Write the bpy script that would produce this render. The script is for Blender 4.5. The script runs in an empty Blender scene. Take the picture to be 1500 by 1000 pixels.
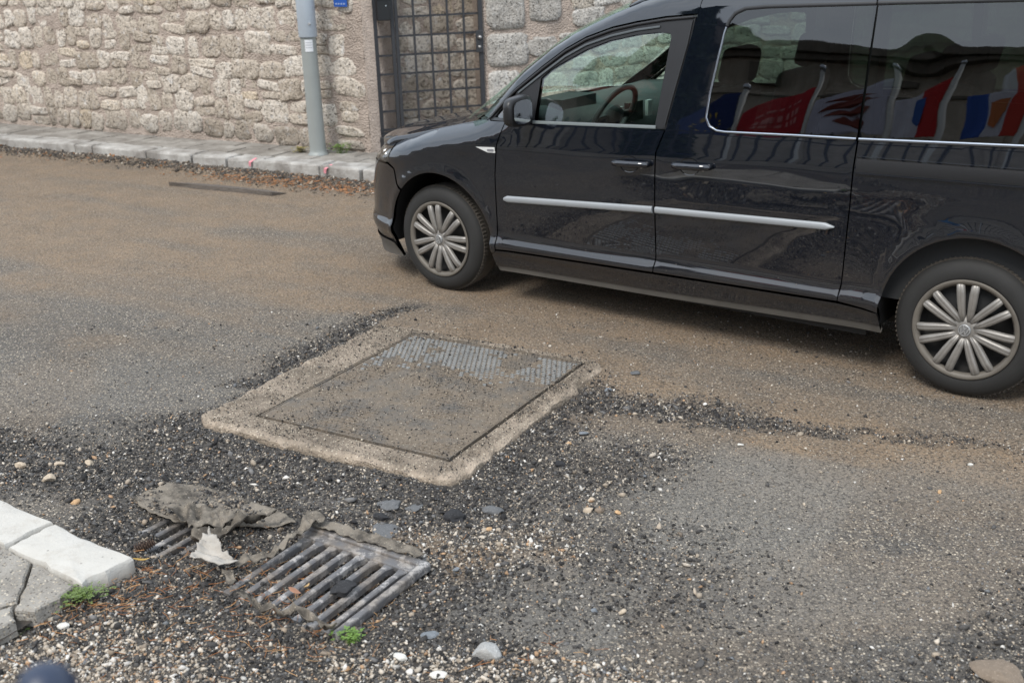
import bpy, math, random
import numpy as np
from math import sin, cos, pi, radians
from mathutils import Vector, Matrix
from mathutils.geometry import delaunay_2d_cdt

random.seed(7)
RNG = np.random.default_rng(11)
scene = bpy.context.scene
COL = scene.collection

# ------------------------------------------------------------------ camera
F_PX, PITCH, ROLL, CAM_H = 1633.3, 0.34543, -0.031656, 1.96117
cam_d = bpy.data.cameras.new('camera')
cam = bpy.data.objects.new('camera', cam_d)
COL.objects.link(cam)
scene.camera = cam
cam_d.sensor_width = 36.0
cam_d.lens = F_PX / 1500.0 * 36.0
cam_d.clip_start = 0.05
cam_d.clip_end = 3000
_fw = Vector((0, cos(PITCH), -sin(PITCH)))
_r0 = Vector((1, 0, 0)); _u0 = _r0.cross(_fw)
_r = cos(ROLL) * _r0 + sin(ROLL) * _u0
_u = -sin(ROLL) * _r0 + cos(ROLL) * _u0
M = Matrix((_r, _u, -_fw)).transposed().to_4x4()
M.translation = Vector((0, 0, CAM_H))
cam.matrix_world = M
cam_d.dof.use_dof = True
cam_d.dof.focus_distance = 4.9
cam_d.dof.aperture_fstop = 3.8

# ------------------------------------------------------------------ world + sun
SUN_EL, SUN_AZ = radians(52), radians(215)      # azimuth measured clockwise from +Y
world = bpy.data.worlds.new('World'); scene.world = world
world.use_nodes = True
wn = world.node_tree; wn.nodes.clear()
def wnode(t, **k):
    n = wn.nodes.new(t)
    for a, b in k.items(): setattr(n, a, b)
    return n
wo = wnode('ShaderNodeOutputWorld'); bg = wnode('ShaderNodeBackground')
sky = wnode('ShaderNodeTexSky', sky_type='NISHITA')
sky.sun_disc = False; sky.sun_elevation = SUN_EL; sky.sun_rotation = SUN_AZ
sky.air_density = 1.0; sky.dust_density = 3.0; sky.ozone_density = 1.0
tc = wnode('ShaderNodeTexCoord'); mp = wnode('ShaderNodeMapping'); mp.inputs['Scale'].default_value = (1, 1, 3.2)
nz = wnode('ShaderNodeTexNoise'); nz.inputs['Scale'].default_value = 1.7; nz.inputs['Detail'].default_value = 7; nz.inputs['Roughness'].default_value = .55
rmp = wnode('ShaderNodeValToRGB')
rmp.color_ramp.elements[0].position = .30; rmp.color_ramp.elements[0].color = (4.0, 4.75, 5.7, 1)
rmp.color_ramp.elements[1].position = .72; rmp.color_ramp.elements[1].color = (8.0, 8.6, 9.3, 1)
mx = wnode('ShaderNodeMix', data_type='RGBA'); mx.inputs[0].default_value = .86
wn.links.new(tc.outputs['Generated'], mp.inputs[0]); wn.links.new(mp.outputs[0], nz.inputs[0])
wn.links.new(nz.outputs[0], rmp.inputs[0])
wn.links.new(sky.outputs[0], mx.inputs[6]); wn.links.new(rmp.outputs[0], mx.inputs[7])
wn.links.new(mx.outputs[2], bg.inputs[0]); bg.inputs[1].default_value = .112
wn.links.new(bg.outputs[0], wo.inputs[0])
sd = bpy.data.lights.new('sun', 'SUN'); sd.energy = 1.35; sd.angle = radians(22); sd.color = (1, .96, .9)
sun = bpy.data.objects.new('sun', sd); COL.objects.link(sun)
sdir = Vector((sin(SUN_AZ) * cos(SUN_EL), cos(SUN_AZ) * cos(SUN_EL), sin(SUN_EL)))
sun.rotation_euler = (-sdir).to_track_quat('-Z', 'Y').to_euler(); sun.location = (0, -5, 15)
scene.view_settings.view_transform = 'Standard'; scene.view_settings.look = 'None'
scene.view_settings.exposure = 1.05; scene.view_settings.gamma = 1

# ------------------------------------------------------------------ numpy noise
def _h(ix, iy, iz, s):
    n = (ix * 374761393 + iy * 668265263 + iz * 2147483647 + s * 1274126177) & 0xffffffff
    n = ((n ^ (n >> 13)) * 1274126177) & 0xffffffff
    n = n ^ (n >> 16)
    return (n & 0xffff) / 65535.0
def vnoise(x, y, z=0.0, s=0):
    x = np.asarray(x, float); y = np.asarray(y, float); z = np.zeros_like(x) + z
    ix, iy, iz = np.floor(x).astype(np.int64), np.floor(y).astype(np.int64), np.floor(z).astype(np.int64)
    fx, fy, fz = x - ix, y - iy, z - iz
    fx, fy, fz = [f * f * (3 - 2 * f) for f in (fx, fy, fz)]
    r = 0
    for dx in (0, 1):
        for dy in (0, 1):
            for dz in (0, 1):
                w = (fx if dx else 1 - fx) * (fy if dy else 1 - fy) * (fz if dz else 1 - fz)
                r = r + w * _h(ix + dx, iy + dy, iz + dz, s)
    return r
def fbm(x, y, z=0.0, o=4, s=0, rough=.5):
    a, t, r = 1.0, 0.0, 0.0
    for i in range(o):
        r = r + a * vnoise(np.asarray(x) * 2 ** i + 13.7 * i, np.asarray(y) * 2 ** i - 7.1 * i, np.asarray(z) * 2.0 ** i, s + i)
        t += a; a *= rough
    return r / t
def sstep(a, b, x):
    t = np.clip((np.asarray(x, float) - a) / (b - a), 0, 1); return t * t * (3 - 2 * t)
def segd(X, Y, a, b):
    a = np.array(a, float); b = np.array(b, float); d = b - a
    t = np.clip(((X - a[0]) * d[0] + (Y - a[1]) * d[1]) / (d @ d), 0, 1)
    return np.hypot(X - a[0] - t * d[0], Y - a[1] - t * d[1]), t

# ------------------------------------------------------------------ object helpers
def link(name, me, mat=None, parent=None, smooth=False):
    o = bpy.data.objects.new(name, me); COL.objects.link(o)
    if mat is not None and not me.materials:
        for m in (mat if isinstance(mat, (list, tuple)) else [mat]): me.materials.append(m)
    if parent is not None: o.parent = parent
    if smooth: me.shade_smooth()
    return o
def mesh(name, v, f, mat=None, parent=None, smooth=False):
    me = bpy.data.meshes.new(name); me.from_pydata([tuple(map(float, p)) for p in v], [], [tuple(map(int, q)) for q in f]); me.update()
    return link(name, me, mat, parent, smooth)
def npmesh(name, V, T, mat=None, parent=None, smooth=False, attrs=None):
    """fast mesh of triangles or quads from arrays"""
    V = np.ascontiguousarray(V, np.float32); T = np.ascontiguousarray(T, np.int32); k = T.shape[1]
    me = bpy.data.meshes.new(name)
    me.vertices.add(len(V)); me.vertices.foreach_set('co', V.ravel())
    me.loops.add(T.size); me.loops.foreach_set('vertex_index', T.ravel())
    me.polygons.add(len(T)); me.polygons.foreach_set('loop_start', np.arange(0, T.size, k, dtype=np.int32))
    if smooth: me.polygons.foreach_set('use_smooth', np.ones(len(T), bool))
    me.update(calc_edges=True)
    for n, (ty, arr) in (attrs or {}).items():
        a = me.attributes.new(n, ty, 'POINT')
        a.data.foreach_set('color' if ty == 'FLOAT_COLOR' else 'value', np.ascontiguousarray(arr, np.float32).ravel())
    return link(name, me, mat, parent)
def empty(name, loc=(0, 0, 0), rz=0, parent=None):
    o = bpy.data.objects.new(name, None); COL.objects.link(o); o.location = loc; o.rotation_euler = (0, 0, rz)
    o.empty_display_size = .2
    if parent: o.parent = parent
    return o
def tag(o, label, cat, group=None, kind=None):
    o['label'] = label; o['category'] = cat
    if group: o['group'] = group
    if kind: o['kind'] = kind
    return o
def structure(o, label=None):
    o['kind'] = 'structure'
    if label: o['label'] = label
    return o
class MB:
    """collects shapes into one mesh"""
    def __init__(s): s.v = []; s.f = []
    def add(s, v, f):
        b = len(s.v); s.v += [tuple(p) for p in v]; s.f += [tuple(i + b for i in q) for q in f]; return s
    def box(s, c, d, rz=0, mat=None):
        x, y, z = [t / 2 for t in d]; V = [Vector((i * x, j * y, k * z)) for k in (-1, 1) for j in (-1, 1) for i in (-1, 1)]
        R = Matrix.Rotation(rz, 3, 'Z') if mat is None else mat
        V = [R @ p + Vector(c) for p in V]
        return s.add(V, [(0, 2, 3, 1), (4, 5, 7, 6), (0, 1, 5, 4), (2, 6, 7, 3), (0, 4, 6, 2), (1, 3, 7, 5)])
    def bar(s, a, b, w, h=None, n=4, up=(0, 0, 1)):
        a, b = Vector(a), Vector(b); d = (b - a).normalized(); up = Vector(up)
        if abs(d.dot(up)) > .95: up = Vector((1, 0, 0))
        x = d.cross(up).normalized(); y = x.cross(d); h = h or w
        V = []
        for p in (a, b):
            for i in range(n):
                t = 2 * pi * (i + .5) / n; k = 1 / cos(pi / n) if n == 4 else 1
                V.append(p + x * cos(t) * w / 2 * k + y * sin(t) * h / 2 * k)
        F = [tuple((i, (i + 1) % n, n + (i + 1) % n, n + i)) for i in range(n)] + [tuple(range(n))[::-1], tuple(range(n, 2 * n))]
        return s.add(V, F)
    def tube(s, pts, rad, n=10, closed=False):
        pts = [Vector(p) for p in pts]; m = len(pts); V = []
        rad = rad if isinstance(rad, (list, tuple)) else [rad] * m
        x = None
        for i, p in enumerate(pts):
            d = ((pts[(i + 1) % m] if closed or i < m - 1 else p) - (pts[i - 1] if closed or i > 0 else p)).normalized()
            if x is None: x = d.orthogonal().normalized()
            x = (x - d * x.dot(d)).normalized(); y = d.cross(x)
            for k in range(n): t = 2 * pi * k / n; V.append(p + (x * cos(t) + y * sin(t)) * rad[i])
        F = []
        for i in range(m if closed else m - 1):
            for k in range(n):
                a = i * n; b = ((i + 1) % m) * n; F.append((a + k, a + (k + 1) % n, b + (k + 1) % n, b + k))
        if not closed: F += [tuple(range(n))[::-1], tuple(range((m - 1) * n, m * n))]
        return s.add(V, F)
    def lathe(s, prof, n=48, axis='Y', c=(0, 0, 0), close=False):
        V = []; F = []; m = len(prof)
        for k in range(n):
            t = 2 * pi * k / n
            for r, h in prof:
                q = {'Y': (r * cos(t), h, r * sin(t)), 'Z': (r * cos(t), r * sin(t), h)}[axis]
                V.append((q[0] + c[0], q[1] + c[1], q[2] + c[2]))
        for k in range(n):
            a, b = k * m, ((k + 1) % n) * m
            for i in range(m if close else m - 1): j = (i + 1) % m; F.append((a + i, a + j, b + j, b + i))
        return s.add(V, F)
    def prism(s, poly, z0, z1):
        n = len(poly); V = [(p[0], p[1], z0) for p in poly] + [(p[0], p[1], z1) for p in poly]
        return s.add(V, [tuple(range(n))[::-1], tuple(range(n, 2 * n))] + [(i, (i + 1) % n, n + (i + 1) % n, n + i) for i in range(n)])
    def build(s, name, mat, parent=None, smooth=False):
        return mesh(name, s.v, s.f, mat, parent, smooth)
def bevel(o, w, seg=2):
    m = o.modifiers.new('bevel', 'BEVEL'); m.width = w; m.segments = seg; m.limit_method = 'ANGLE'; m.angle_limit = radians(35)
    return o

# ------------------------------------------------------------------ materials
class NT:
    def __init__(s, name):
        s.m = bpy.data.materials.new(name); s.m.use_nodes = True; s.t = s.m.node_tree
        s.b = s.t.nodes['Principled BSDF']; s.out = s.t.nodes['Material Output']
    def n(s, t, **k):
        x = s.t.nodes.new(t)
        for a, b in k.items():
            if a.startswith('i_'):
                key = a[2:]; key = int(key) if key.isdigit() else key
                s.set(x.inputs[key], b)
            else: setattr(x, a, b)
        return x
    def set(s, sock, v):
        if isinstance(v, bpy.types.NodeSocket): s.t.links.new(v, sock)
        else:
            if isinstance(v, tuple) and len(v) == 3 and sock.type == 'RGBA': v = v + (1,)
            sock.default_value = v
    def pos(s, obj=True): return s.n('ShaderNodeTexCoord').outputs['Object'] if obj else s.n('ShaderNodeNewGeometry').outputs['Position']
    def noise(s, vec, scale, detail=4, rough=.55, dist=0.0):
        return s.n('ShaderNodeTexNoise', i_Vector=vec, i_Scale=scale, i_Detail=detail, i_Roughness=rough, i_Distortion=dist).outputs[0]
    def voro(s, vec, scale, feature='F1', rand=1.0):
        x = s.n('ShaderNodeTexVoronoi', feature=feature, i_Vector=vec, i_Scale=scale); 
        x.inputs['Randomness'].default_value = rand; return x
    def ramp(s, fac, stops, interp='LINEAR'):
        x = s.n('ShaderNodeValToRGB', i_Fac=fac); r = x.color_ramp; r.interpolation = interp
        while len(r.elements) < len(stops): r.elements.new(.5)
        for e, (p, c) in zip(r.elements, stops):
            e.position = p; e.color = (c, c, c, 1) if not isinstance(c, tuple) else (*c, 1)
        return x.outputs[0]
    def mix(s, fac, a, b, blend='MIX'):
        x = s.n('ShaderNodeMix', data_type='RGBA', blend_type=blend, clamp_factor=True)
        s.set(x.inputs[0], fac); s.set(x.inputs[6], a); s.set(x.inputs[7], b); return x.outputs[2]
    def math(s, op, a, b=0.0, clamp=False):
        x = s.n('ShaderNodeMath', operation=op, use_clamp=clamp); s.set(x.inputs[0], a); s.set(x.inputs[1], b); return x.outputs[0]
    def attr(s, name): 
        x = s.n('ShaderNodeAttribute', attribute_name=name); return x
    def rnd(s): return s.n('ShaderNodeObjectInfo').outputs['Random']
    def bump(s, h, strength=.5, dist=.01, normal=None):
        x = s.n('ShaderNodeBump', i_Height=h, i_Strength=strength, i_Distance=dist)
        if normal is not None: s.set(x.inputs['Normal'], normal)
        return x.outputs[0]
    def sep(s, vec): return s.n('ShaderNodeSeparateXYZ', i_0=vec).outputs
    def fin(s, **k):
        names = dict(color='Base Color', rough='Roughness', metal='Metallic', normal='Normal', coat='Coat Weight', coatr='Coat Roughness', spec='Specular IOR Level', alpha='Alpha', coatn='Coat Normal')
        for a, b in k.items(): s.set(s.b.inputs[names[a]], b)
        return s.m
def simple(name, color, rough=.6, metal=0.0, spec=.5, coat=0.0, bump=None, var=.12, vscale=30):
    t = NT(name); p = t.pos(); nn = t.noise(p, vscale, 4)
    c = t.mix(nn, tuple(x * (1 - var) for x in color), tuple(min(1, x * (1 + var)) for x in color))
    k = dict(color=c, rough=rough, metal=metal, spec=spec, coat=coat)
    if bump: k['normal'] = t.bump(t.noise(p, bump[0], 4), bump[1], bump[2])
    return t.fin(**k)

def asphalt_mat():
    t = NT('asphalt'); p = t.pos(False)
    dust = t.attr('dust').outputs['Fac']; dark = t.attr('dark').outputs['Fac']; spk = t.attr('speck').outputs['Fac']
    wob = t.noise(p, 60, 3)
    pw = t.n('ShaderNodeVectorMath', operation='ADD', i_0=p, i_1=t.n('ShaderNodeVectorMath', operation='SCALE', i_0=t.n('ShaderNodeTexNoise', i_Vector=p, i_Scale=70.0).outputs[1], i_Scale=.012).outputs[0]).outputs[0]
    v1 = t.voro(pw, 105); v2 = t.voro(pw, 210); v3 = t.voro(pw, 60)
    binder = t.mix(t.noise(p, 9, 6, .6), (.066, .059, .051), (.135, .121, .104))
    binder = t.mix(t.noise(p, 2.1, 5, .6), binder, (.132, .120, .104))
    # aggregate stones set into the binder
    r1 = t.sep(v1.outputs['Color']); r2 = t.sep(v2.outputs['Color']); r3 = t.sep(v3.outputs['Color'])
    scol = t.ramp(r1[1], [(0, (.05, .05, .052)), (.3, (.16, .15, .14)), (.5, (.36, .30, .23)), (.8, (.58, .50, .39)), (1, (.20, .21, .22))])
    s1 = t.math('MULTIPLY', t.math('GREATER_THAN', r1[0], .33), t.ramp(v1.outputs['Distance'], [(.36, 1.0), (.56, 0.0)]))
    s2 = t.math('MULTIPLY', t.math('GREATER_THAN', r2[0], .50), t.ramp(v2.outputs['Distance'], [(.3, 1.0), (.55, 0.0)]))
    s3 = t.math('MULTIPLY', t.math('GREATER_THAN', r3[0], .90), t.ramp(v3.outputs['Distance'], [(.22, 1.0), (.34, 0.0)]))
    sc2 = t.ramp(r2[1], [(0, (.06, .06, .06)), (.45, (.30, .255, .20)), (1, (.62, .53, .41))])
    c = t.mix(t.math('MULTIPLY', s2, .75), binder, sc2)
    c = t.mix(t.math('MULTIPLY', s1, .9), c, scol)
    c = t.mix(t.math('MULTIPLY', s3, spk), c, (.46, .40, .32))
    dk = t.math('MULTIPLY', dark, t.ramp(t.noise(p, 14, 5, .65), [(.25, .55), (.6, 1.0)]))
    c = t.mix(t.math('MULTIPLY', dk, t.math('SUBTRACT', .84, t.math('MULTIPLY', s1, .6))), c, (.033, .031, .030))
    dn = t.math('MULTIPLY', dust, t.ramp(t.noise(p, 5, 6, .65), [(.25, .55), (.65, 1.0)]))
    dcol = t.mix(t.noise(p, 3.2, 5), (.228, .160, .102), (.385, .280, .183))
    fine = t.ramp(t.voro(p, 330).outputs['Distance'], [(.1, 1.0), (.75, .72)])
    dcol = t.mix(1.0, dcol, fine, 'MULTIPLY')
    dn2 = t.math('MULTIPLY', dn, t.math('SUBTRACT', 1.0, t.math('MULTIPLY', s1, .42)))
    c = t.mix(dn2, c, dcol)
    sl = t.math('MULTIPLY', t.attr('slurry').outputs['Fac'], .8)
    c = t.mix(sl, c, t.mix(t.noise(p, 20, 4), (.185, .172, .152), (.265, .246, .215)))
    h = t.math('ADD', t.math('MULTIPLY', s1, .6), t.math('MULTIPLY', s2, .35)); h = t.math('ADD', h, t.math('MULTIPLY', s3, .9)); h = t.math('ADD', h, t.math('MULTIPLY', t.noise(p, 180, 3), .5))
    c = t.mix(t.math('MULTIPLY', t.ramp(t.voro(pw, 95).outputs['Distance'], [(.52, 0.0), (.72, 1.0)]), .55), c, (.028, .026, .024))
    return t.fin(color=c, rough=t.ramp(t.noise(p, 8, 4), [(.2, .78), (.8, .95)]), normal=t.bump(h, 1.0, .006), spec=.3)
def stone_mat(name, lo, mid, hi, scale=1.0, pits=1.0, mort=False):
    t = NT(name); p = t.pos(False); r = t.rnd(); ra = t.attr('tone').outputs['Fac']
    r = t.math('FRACT', t.math('ADD', r, ra))
    n1 = t.noise(p, 7 * scale, 6, .6); n2 = t.noise(p, 38 * scale, 5, .65)
    base = t.ramp(t.math('ADD', t.math('MULTIPLY', r, .6), t.math('MULTIPLY', n1, .5)), [(.15, lo), (.5, mid), (.95, hi)])
    base = t.mix(t.ramp(r, [(.90, 0.0), (.97, .5)]), base, (.50, .36, .20))
    base = t.mix(t.ramp(n2, [(.35, .75), (.52, 0.0)]), base, tuple(x * .38 for x in lo))
    v = t.voro(t.n('ShaderNodeVectorMath', operation='ADD', i_0=p, i_1=t.n('ShaderNodeVectorMath', operation='SCALE', i_0=t.n('ShaderNodeTexNoise', i_Vector=p, i_Scale=25.0).outputs[1], i_Scale=.06).outputs[0]).outputs[0], 34 * scale)
    pit = t.ramp(v.outputs['Distance'], [(.12, 1.0), (.34, 0.0)])
    pit = t.math('MULTIPLY', pit, t.ramp(t.noise(p, 9, 4, .6), [(.42, 0.0), (.6, pits)]))
    base = t.mix(t.math('MULTIPLY', pit, .75), base, (.07, .062, .053))
    wt = t.ramp(t.noise(p, 16 * scale, 5, .7), [(.55, 0.0), (.72, .55)]); base = t.mix(wt, base, tuple(min(.72, x * 1.25) for x in hi))
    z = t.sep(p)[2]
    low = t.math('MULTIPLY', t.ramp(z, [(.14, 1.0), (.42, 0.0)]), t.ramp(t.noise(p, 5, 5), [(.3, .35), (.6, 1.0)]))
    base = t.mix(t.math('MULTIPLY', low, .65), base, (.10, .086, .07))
    h = t.math('SUBTRACT', t.math('ADD', n1, t.math('MULTIPLY', n2, .8)), t.math('MULTIPLY', pit, .7))
    return t.fin(color=base, rough=.92, spec=.2, normal=t.bump(h, 1.0, .030))
def concrete_mat(name, c0, c1, dirt=(.20, .155, .11), damt=.6, grain=160, bumpd=.003, speck=True, edge=False):
    t = NT(name); p = t.pos(False)
    c = t.mix(t.noise(p, 6, 6, .6), c0, c1)
    v = t.voro(p, grain)
    d = t.math('MULTIPLY', t.ramp(t.noise(p, 4.5, 6, .65), [(.32, 0.0), (.6, 1.0)]), damt)
    c = t.mix(d, c, dirt)
    if edge:
        c = t.mix(t.math('MULTIPLY', t.attr('edge').outputs['Fac'], t.ramp(t.noise(p, 13, 5, .7), [(.38, .05), (.62, .65)])), c, tuple(x * 1.25 for x in c1))
    if speck:
        rr = t.sep(v.outputs['Color'])
        c = t.mix(t.math('MULTIPLY', t.math('GREATER_THAN', rr[0], .50), t.ramp(v.outputs['Distance'], [(.3, .85), (.52, 0.0)])), c, t.ramp(rr[1], [(0, (.04, .04, .04)), (.35, (.11, .095, .08)), (.6, (.30, .25, .19)), (1, (.58, .51, .40))]))
    h = t.math('ADD', t.noise(p, 45, 5, .6), t.math('MULTIPLY', v.outputs['Distance'], .6))
    return t.fin(color=c, rough=.92, spec=.25, normal=t.bump(h, .8, bumpd))

A_ASPH = asphalt_mat()
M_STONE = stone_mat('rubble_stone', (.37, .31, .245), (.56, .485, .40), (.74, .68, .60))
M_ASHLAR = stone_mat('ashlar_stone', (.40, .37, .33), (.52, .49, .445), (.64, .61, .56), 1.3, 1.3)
M_MORTAR = concrete_mat('mortar', (.40, .325, .27), (.54, .45, .385), (.25, .205, .17), .5, 60, .03, False)
M_KERB = concrete_mat('kerb_limestone', (.36, .345, .32), (.54, .52, .485), (.13, .112, .095), .7, 60, .005, False)
M_NEARKERB = concrete_mat('white_limestone', (.50, .48, .44), (.62, .60, .56), (.36, .33, .29), .45, 60, .002, False)
t = NT('stained_white_limestone'); p = t.pos(False)
c = t.mix(t.noise(p, 6, 6, .6), (.40, .38, .34), (.53, .51, .47)); c = t.mix(t.ramp(t.noise(p, 9, 6, .7), [(.50, 0.0), (.70, .65)]), c, (.32, .285, .24))
v = t.voro(p, 34); c = t.mix(t.math('MULTIPLY', t.math('GREATER_THAN', t.sep(v.outputs['Color'])[0], .80), t.ramp(v.outputs['Distance'], [(.08, .8), (.17, 0.0)])), c, (.10, .095, .09))
z_ = t.sep(p)[2]; c = t.mix(t.math('MULTIPLY', t.ramp(z_, [(.0, 1.0), (.05, .0)]), .8), c, (.17, .14, .11))
M_NEARKERB = t.fin(color=c, rough=.85, spec=.3, normal=t.bump(t.math('ADD', t.noise(p, 35, 5, .6), t.math('MULTIPLY', t.noise(p, 150, 3), .3)), .8, .006))
M_TILE = concrete_mat('pavement_slab', (.27, .25, .22), (.42, .395, .355), (.15, .133, .11), .6, 110, .006, True)
M_FTILE = concrete_mat('far_pavement_slab', (.25, .232, .205), (.38, .355, .32), (.12, .105, .088), .75, 60, .004, False)
M_SLAB = concrete_mat('manhole_concrete', (.20, .162, .125), (.38, .31, .24), (.12, .097, .073), .8, 120, .008, True, True)
M_DIRT = simple('dark_soil', (.05, .042, .034), .95, bump=(60, .6, .01))

# ------------------------------------------------------------------ setting geometry (metres, camera above the origin looking along +Y)
KD = radians(-30.5); KE = np.array([cos(KD), sin(KD)]); KN = np.array([-sin(KD), cos(KD)])   # street direction and its far side
SL_O = np.array([-1.42, 4.50]); SL_A, SL_B = 1.36, 1.42          # manhole slab
def slab_uv(X, Y):
    dx, dy = X - SL_O[0], Y - SL_O[1]
    return dx * KE[0] + dy * KE[1], dx * KN[0] + dy * KN[1]
def slab_dist(X, Y):
    u, v = slab_uv(X, Y); qx = np.abs(u - SL_A / 2) - SL_A / 2; qy = np.abs(v - SL_B / 2) - SL_B / 2
    return np.hypot(np.maximum(qx, 0), np.maximum(qy, 0)) + np.minimum(np.maximum(qx, qy), 0)
K0 = np.array([-1.07, 9.52])                                       # point of the far kerb front
def street_v(X, Y): return (X - K0[0]) * KN[0] + (Y - K0[1]) * KN[1]
def masks(X, Y):
    """material masks and height of the road sheet"""
    n1 = fbm(X * 3.1, Y * 3.1, o=4, s=3); n2 = fbm(X * 9, Y * 9, o=3, s=9); n3 = fbm(X * 1.1, Y * 1.1, o=3, s=21)
    jx, jy = X + (n1 - .5) * .35, Y + (n2 - .5) * .18
    sdist = slab_dist(X, Y); u, v = slab_uv(X, Y)
    front = sstep(.25, -.10, v) ; right = sstep(SL_A - .25, SL_A + .02, u) ; left = sstep(.2, -.05, u)
    back = sstep(SL_B - .35, SL_B + .0, v)
    # broken, loosened band around the slab
    wband = .42 * front + .30 * right * (1 - .8 * back) + .10 * left
    jd = sdist + (n1 - .5) * .25
    tr = sstep(1.0, .25, jd / np.maximum(wband, .03)) * np.clip(front + right * (1 - back) + .5 * left, 0, 1)
    d1, t1 = segd(jx, jy, (.40, 4.62), (.95, 4.42)); d2, t2 = segd(jx, jy, (.95, 4.40), (2.1, 3.98))
    st = np.maximum(sstep(.24, .05, d1), sstep(.13 - .07 * t2, .02, d2) * (1 - .6 * t2))
    d3, t3 = segd(jx, jy, (-1.30, 5.02), (-.62, 6.05)); st2 = sstep(.17, .03, d3)
    d4, _ = segd(jx, jy, (-2.3, 4.25), (-1.0, 3.95)); d5, _ = segd(jx, jy, (-1.25, 3.65), (-.3, 3.15))
    d6, _ = segd(jx, jy, (-.4, 3.35), (.45, 3.15)); d7, _ = segd(jx, jy, (-1.2, 3.1), (-.2, 2.6)); d8, _ = segd(jx, jy, (1.25, 2.4), (2.1, 3.1)); d9, _ = segd(jx, jy, (-.1, 3.75), (.35, 4.0))
    near = np.maximum.reduce([sstep(.42, .12, d4), sstep(.50, .2, d5), sstep(.55, .15, d6) * .62, sstep(.5, .2, d7), sstep(.42, .10, d8) * .75, sstep(.4, .12, d9) * .8, sstep(2.95, 2.45, jy) * .6])
    loose = np.clip(np.maximum.reduce([tr, st, st2 * .9, near]), 0, 1)
    pv = street_v(X, Y)
    dark = np.clip(np.maximum.reduce([tr, st, st2, near * .9]) * sstep(.22, .48, n1 + .15) + .30 * sstep(.5, .66, fbm(X * 2.1, Y * 3.3 + 9, o=4, s=91)) * sstep(-3.2, -4.2, pv), 0, 1)
    gut = sstep(-.55, -.12, pv + (n1 - .5) * .35)                  # gutter dirt at the far kerb
    dark = np.maximum(dark, gut * .55)
    gutter_fill = .035 * sstep(-.30, -.05, pv + (n1 - .5) * .2)
    # tyre-blown brown dust: strong in the carriageway, fading towards the camera
    lane = sstep(-4.35, -3.15, pv + (n3 - .5) * 1.1)
    streak = .55 + .75 * (fbm((X * KE[0] + Y * KE[1]) * .55, (X * KN[0] + Y * KN[1]) * 5.0, o=4, s=40) - .5) * 2
    farl = sstep(-3.7, -2.0, pv)
    track = .30 * np.exp(-((pv + 3.05 + .1 * n3) / .16) ** 2) + .22 * np.exp(-((pv + 1.75 + .1 * n3) / .2) ** 2)
    dust = np.clip(lane * streak * 1.15 + farl * .35 - track * n1 * 1.6, 0, 1)
    dust = np.clip(dust + .65 * sstep(.25, .02, sdist) * back, 0, 1)
    dust = dust * (1 - .85 * st) * (1 - .8 * st2) * (1 - .6 * tr) * (1 - .5 * near) + .28 * sstep(.45, .62, fbm(X * 1.7 + 5, Y * 2.3, o=4, s=88)) * (1 - loose)
    # wheel-polished grey areas
    e1 = np.hypot((X - .95) / .62, (Y - 3.72) / .30); e2 = np.hypot((X - .80) / .5, (Y - 3.05) / .28); e3 = np.hypot((X - 1.55) / .5, (Y - 3.75) / .2)
    bx = sstep(2.10, 2.16, u) * sstep(2.76, 2.70, u) * sstep(-.10, -.04, v) * sstep(.90, .84, v); bx2 = sstep(1.75, 1.82, u) * sstep(2.35, 2.29, u) * sstep(-.75, -.70, v) * sstep(-.22, -.28, v)
    slurry = .10 * (fbm(X * 1.5, Y * 1.5, o=3, s=61) > .5) * 0 + np.clip(np.maximum.reduce([sstep(1.2, .3, e1 + (n1 - .5)), .8 * sstep(1.2, .3, e2 + (n1 - .5)), .6 * sstep(1.2, .3, e3 + (n1 - .5))]), 0, 1) * .60
    slurry = np.maximum(slurry, .58 * np.maximum(bx, .8 * bx2) * (.5 + n1)); e4 = np.hypot((X + 2.0) / .9, (Y - 5.0) / .35); slurry = np.maximum(slurry, .22 * sstep(1.3, .4, e4))
    ed, _ = segd(jx, jy, (-.55, 3.40), (.0, 3.35)); pale = sstep(.24, .05, ed) * sstep(.4, .6, n2)
    dust = np.clip(np.maximum(dust, pale * .7), 0, 1)
    speck = np.clip(.35 + .6 * loose + .3 * (n3 - .3) - .3 * farl, 0, 1)
    h = (n3 - .5) * .012 * sstep(9, 3, Y) + (n1 - .5) * .008 + (n2 - .5) * .003
    fine = fbm(X * 38, Y * 38, o=3, s=5) - .5; ff = fbm(X * 90, Y * 90, o=2, s=6) - .5
    h = h + loose * (fine * .022 + ff * .010) + (1 - loose) * (fine * .003 + ff * .0015)
    h = h - tr * .013 * (.5 + 1.0 * n1) - near * .016 - st * .012 - st2 * .012
    h = h + .020 * sstep(.22, .02, np.abs(sdist)) * np.clip(front + right * (1 - back), 0, 1)
    h = h + gutter_fill * (.5 + n1) + .018 * back * sstep(.5, .05, np.abs(sdist))
    # drain grates: the ground is sunk under them
    for (gx, gy) in ((-.66, 3.22), (-1.22, 3.59)):
        gu, gv = (X - gx) * cos(GD) + (Y - gy) * sin(GD), -(X - gx) * sin(GD) + (Y - gy) * cos(GD)
        ins = sstep(.30, .25, np.abs(gu)) * sstep(.27, .22, np.abs(gv)); h = h - (.034 * ins * sstep(-.20, .02, gv * .9 + gu * .45 + (n1 - .5) * .1) if gx > -1 else .042 * ins * sstep(.17, .03, np.hypot(gu + .02, gv + .02) + (n2 - .5) * .2))
    h = h + .022 * sstep(.28, .08, np.hypot(X + 1.36, Y - 3.14))
    # under the slab and pavement the sheet dips clear
    h = np.where(sdist < -.04, -.09, h)
    h = np.where(pv > .06, h - .10, h)
    return h, np.clip(dust, 0, 1), dark, speck, loose, slurry
GD = radians(-33.5)

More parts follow.
